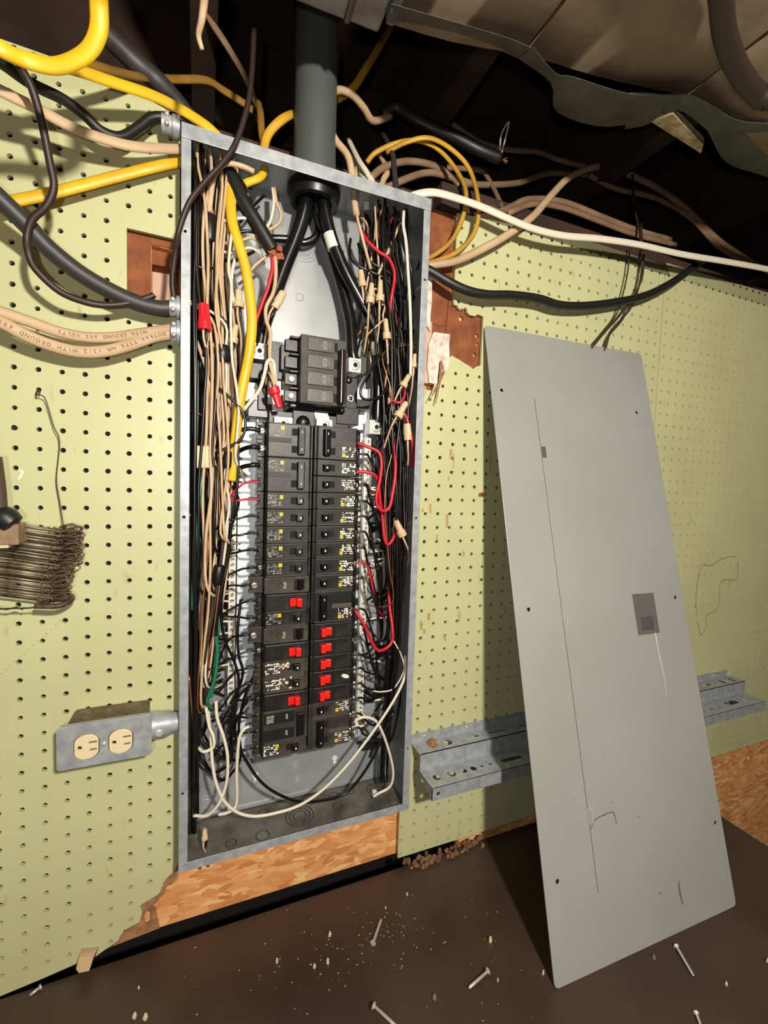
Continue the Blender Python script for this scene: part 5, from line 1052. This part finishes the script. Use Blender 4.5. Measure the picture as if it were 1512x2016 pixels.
# ------------------------------------------------------------------ wire nuts
def nut(u0, v0, u1, v1, y, lab, m=M_NUT, r0=.0042, r1=.0068, y1=None):
    """small end (u0,v0), open skirt (u1,v1)"""
    a = at(u0, v0, y); b = at(u1, v1, y if y1 is None else y1); d = b - a; L = d.length; c = d.normalized(); e = c.orthogonal().normalized(); g = c.cross(e)
    mb = MB(); n = 20; R = []
    for (h, r, fl) in ((0, r0 * .8, 0), (0.001, r0, .04), (L * .62, r0 * 1.18, .06), (L * .7, r1, .02), (L * .97, r1 * 1.06, 0), (L, r1 * .98, 0), (L, r1 * .7, 0), (L * .8, r1 * .6, 0)):
        R.append([a + c * h + (e * math.cos(2 * math.pi * i / n) + g * math.sin(2 * math.pi * i / n)) * r * (1 + fl * (1 if i % 2 else -1)) for i in range(n)])
    mb.ring(R)
    nm = 'red' if m is M_REDN else 'tan'
    o = tag(mk('wire_nut', mb, m, sm=True, autos=35), lab, 'wire nut')
    tip = b + c * 0.03
    for q in (-1, 1):
        mw = MB(); mw.tube([b - c * .004 + e * .0018 * q, b + c * .012 + e * .0024 * q, b + c * .03 + Vector((0.004 * q, .012, -.006)), b + c * .04 + Vector((.006 * q, .03, -.03))], .0017, None, 6, 4)
        tag(mk('wire', mw, W['tan' if (q > 0) else 'black'], sm=True), ('tan' if q > 0 else 'black') + ' tail under ' + lab, 'wire', 'wire nut tails')
    return o
nut(401, 598, 403, 650, -.0475, 'red wire nut at the panel left wall', M_REDN, .0062, .0086)
nut(551, 803, 538, 762, -.043, 'red wire nut pointing down left of the main breaker', M_REDN, .0048, .008)
nut(470, 571, 470, 606, -.03, 'tan wire nut left of the yellow cable', r1=.0072)
nut(465, 640, 458, 676, -.034, 'tan wire nut just above the black tape bunch', r0=.0036, r1=.0062)
nut(558, 575, 540, 607, -.03, 'tan wire nut on the black service cable', r0=.0052, r1=.0056)
nut(710, 532, 714, 565, -.02, 'tan wire nut topmost in the right gutter', r1=.0062)
nut(732, 558, 728, 598, -.03, 'tan wire nut left of a pair in the right gutter', r0=.0036, r1=.0068)
nut(749, 552, 748, 594, -.032, 'tan wire nut right of a pair in the right gutter', r0=.0036, r1=.0068)
nut(759, 628, 762, 668, -.034, 'tan wire nut below the pair in the right gutter', r0=.0036, r1=.0066)
nut(817, 697, 815, 724, -.034, 'tan wire nut at the right flange', r0=.0034, r1=.0058)
nut(806, 738, 792, 762, -.036, 'tan wire nut tilted beside the right flange', r0=.0038, r1=.0066)
nut(800, 792, 782, 822, -.038, 'large tan wire nut tilted low beside the right flange', r0=.0044, r1=.0076)
nut(801, 834, 803, 867, -.036, 'tan wire nut upright against the right flange', r0=.0058, r1=.0066)
nut(779, 1025, 793, 1055, -.038, 'tan wire nut lowest in the right gutter', r0=.0046, r1=.0074)
nut(770, 757, 770, 796, -.02, 'tan wire nut half hidden by black wires', r0=.0034, r1=.006)
nut(403, 1632, 403, 1652, -.03, 'small pale wire nut lying at the panel bottom left', r0=.003, r1=.0045)
mb = MB(); q = at(737, 1563, -.0); mb.box(q.x - .004, q.x + .004, q.y - .004, q.y + .004, q.z - .006, q.z + .006); tag(mk('cable_tag', mb, M_WHITE, bevel=.001), 'small white tag on the wire at the panel bottom right', 'tag')

for (pts, m, r, lab) in (
    ([(388, 470, -.03), (384, 505, -.036), (392, 525, -.038), (412, 530, -.034), (425, 522, -.02)], 'black', .002, 'black wire curling against the panel left wall high up'),
    ([(420, 440, -.02), (455, 432, -.026), (485, 430, -.03), (500, 440, -.024), (505, 470, .0)], 'white', .0022, 'white wire crossing sideways behind the yellow cable top'),
    ([(415, 455, -.01), (450, 462, -.02), (490, 455, -.024), (520, 470, -.016), (528, 500, .0)], 'black', .0024, 'upper black wire crossing sideways behind the torn cable'),
    ([(418, 470, -.01), (455, 480, -.02), (495, 468, -.022), (515, 485, -.016)], 'tan', .0024, 'tan wire crossing sideways behind the torn cable'),
    ([(420, 492, -.01), (460, 498, -.018), (490, 488, -.02), (512, 500, -.012), (520, 520, .0)], 'white', .0022, 'lower white wire crossing sideways behind the torn cable'),
    ([(425, 505, -.01), (455, 515, -.02), (480, 505, -.024), (500, 495, -.02)], 'black', .0024, 'lower black wire crossing sideways behind the torn cable'),
    ([(424, 480, .0), (470, 440, -.006), (500, 405, -.004), (520, 385, .01)], 'black', .0022, 'black wire rising behind the torn cable'),
    ([(472, 478, -.012), (458, 530, -.026), (456, 570, -.03), (462, 600, -.03)], 'white', .0024, 'white wire dropping to the tan wire nut left of the yellow cable'),
    ([(530, 500, -.02), (500, 525, -.02), (488, 545, -.01), (470, 560, .0)], 'tan', .0022, 'tan wire slanting left from the torn cable end'),
    ([(382, 660, -.03), (394, 690, -.036), (410, 745, -.036), (414, 800, -.034), (404, 870, -.03), (402, 900, -.034)], 'tan', .0024, 'tan wire bowing out above the connector block'),
    ([(398, 650, -.036), (415, 672, -.036), (426, 700, -.034), (428, 750, -.032), (418, 830, -.03), (408, 900, -.034)], 'tan', .0024, 'tan wire from the upper red wire nut to the connector block'),
    ([(700, 330, -.0), (704, 380, -.01), (702, 420, -.02), (714, 470, -.028), (730, 530, -.03)], 'tan', .0026, 'tan wire continuing down from the arched cable in the panel'),
    ([(690, 470, -.0), (688, 500, -.01), (700, 520, -.016), (730, 535, -.02), (760, 550, -.024), (780, 580, -.02)], 'black', .0022, 'black wire sagging across the top of the right gutter'),
    ([(705, 480, -.01), (715, 505, -.02), (745, 525, -.026), (775, 545, -.026), (790, 580, -.02)], 'black', .0022, 'second black wire sagging across the top of the right gutter'),
    ([(448, 1100, -.016), (436, 1180, -.024), (440, 1250, -.02), (460, 1300, -.012), (470, 1340, -.008), (462, 1400, -.004), (452, 1480, .0)], 'black', .0022, 'black wire winding past the left neutral bar to the bottom'),
    ([(474, 1180, -.014), (468, 1240, -.02), (470, 1290, -.02), (478, 1320, -.016), (472, 1350, -.01), (455, 1385, .0)], 'black', .0022, 'black wire bowing in front of the left neutral bar'),
    ([(372, 1330, -.03), (378, 1400, -.034), (380, 1440, -.034), (376, 1500, -.03)], 'copper', .0013, 'bare copper wire low against the panel left wall')):
    cab('wire', lab, 'wire', m, r, pts, None, None, 6)

# ------------------------------------------------------------------ lift everything so that the room floor lies at z = 0
for o in list(SC.objects):
    if o.parent is None and o.type in ('MESH', 'EMPTY'):
        o.location.z += LIFT
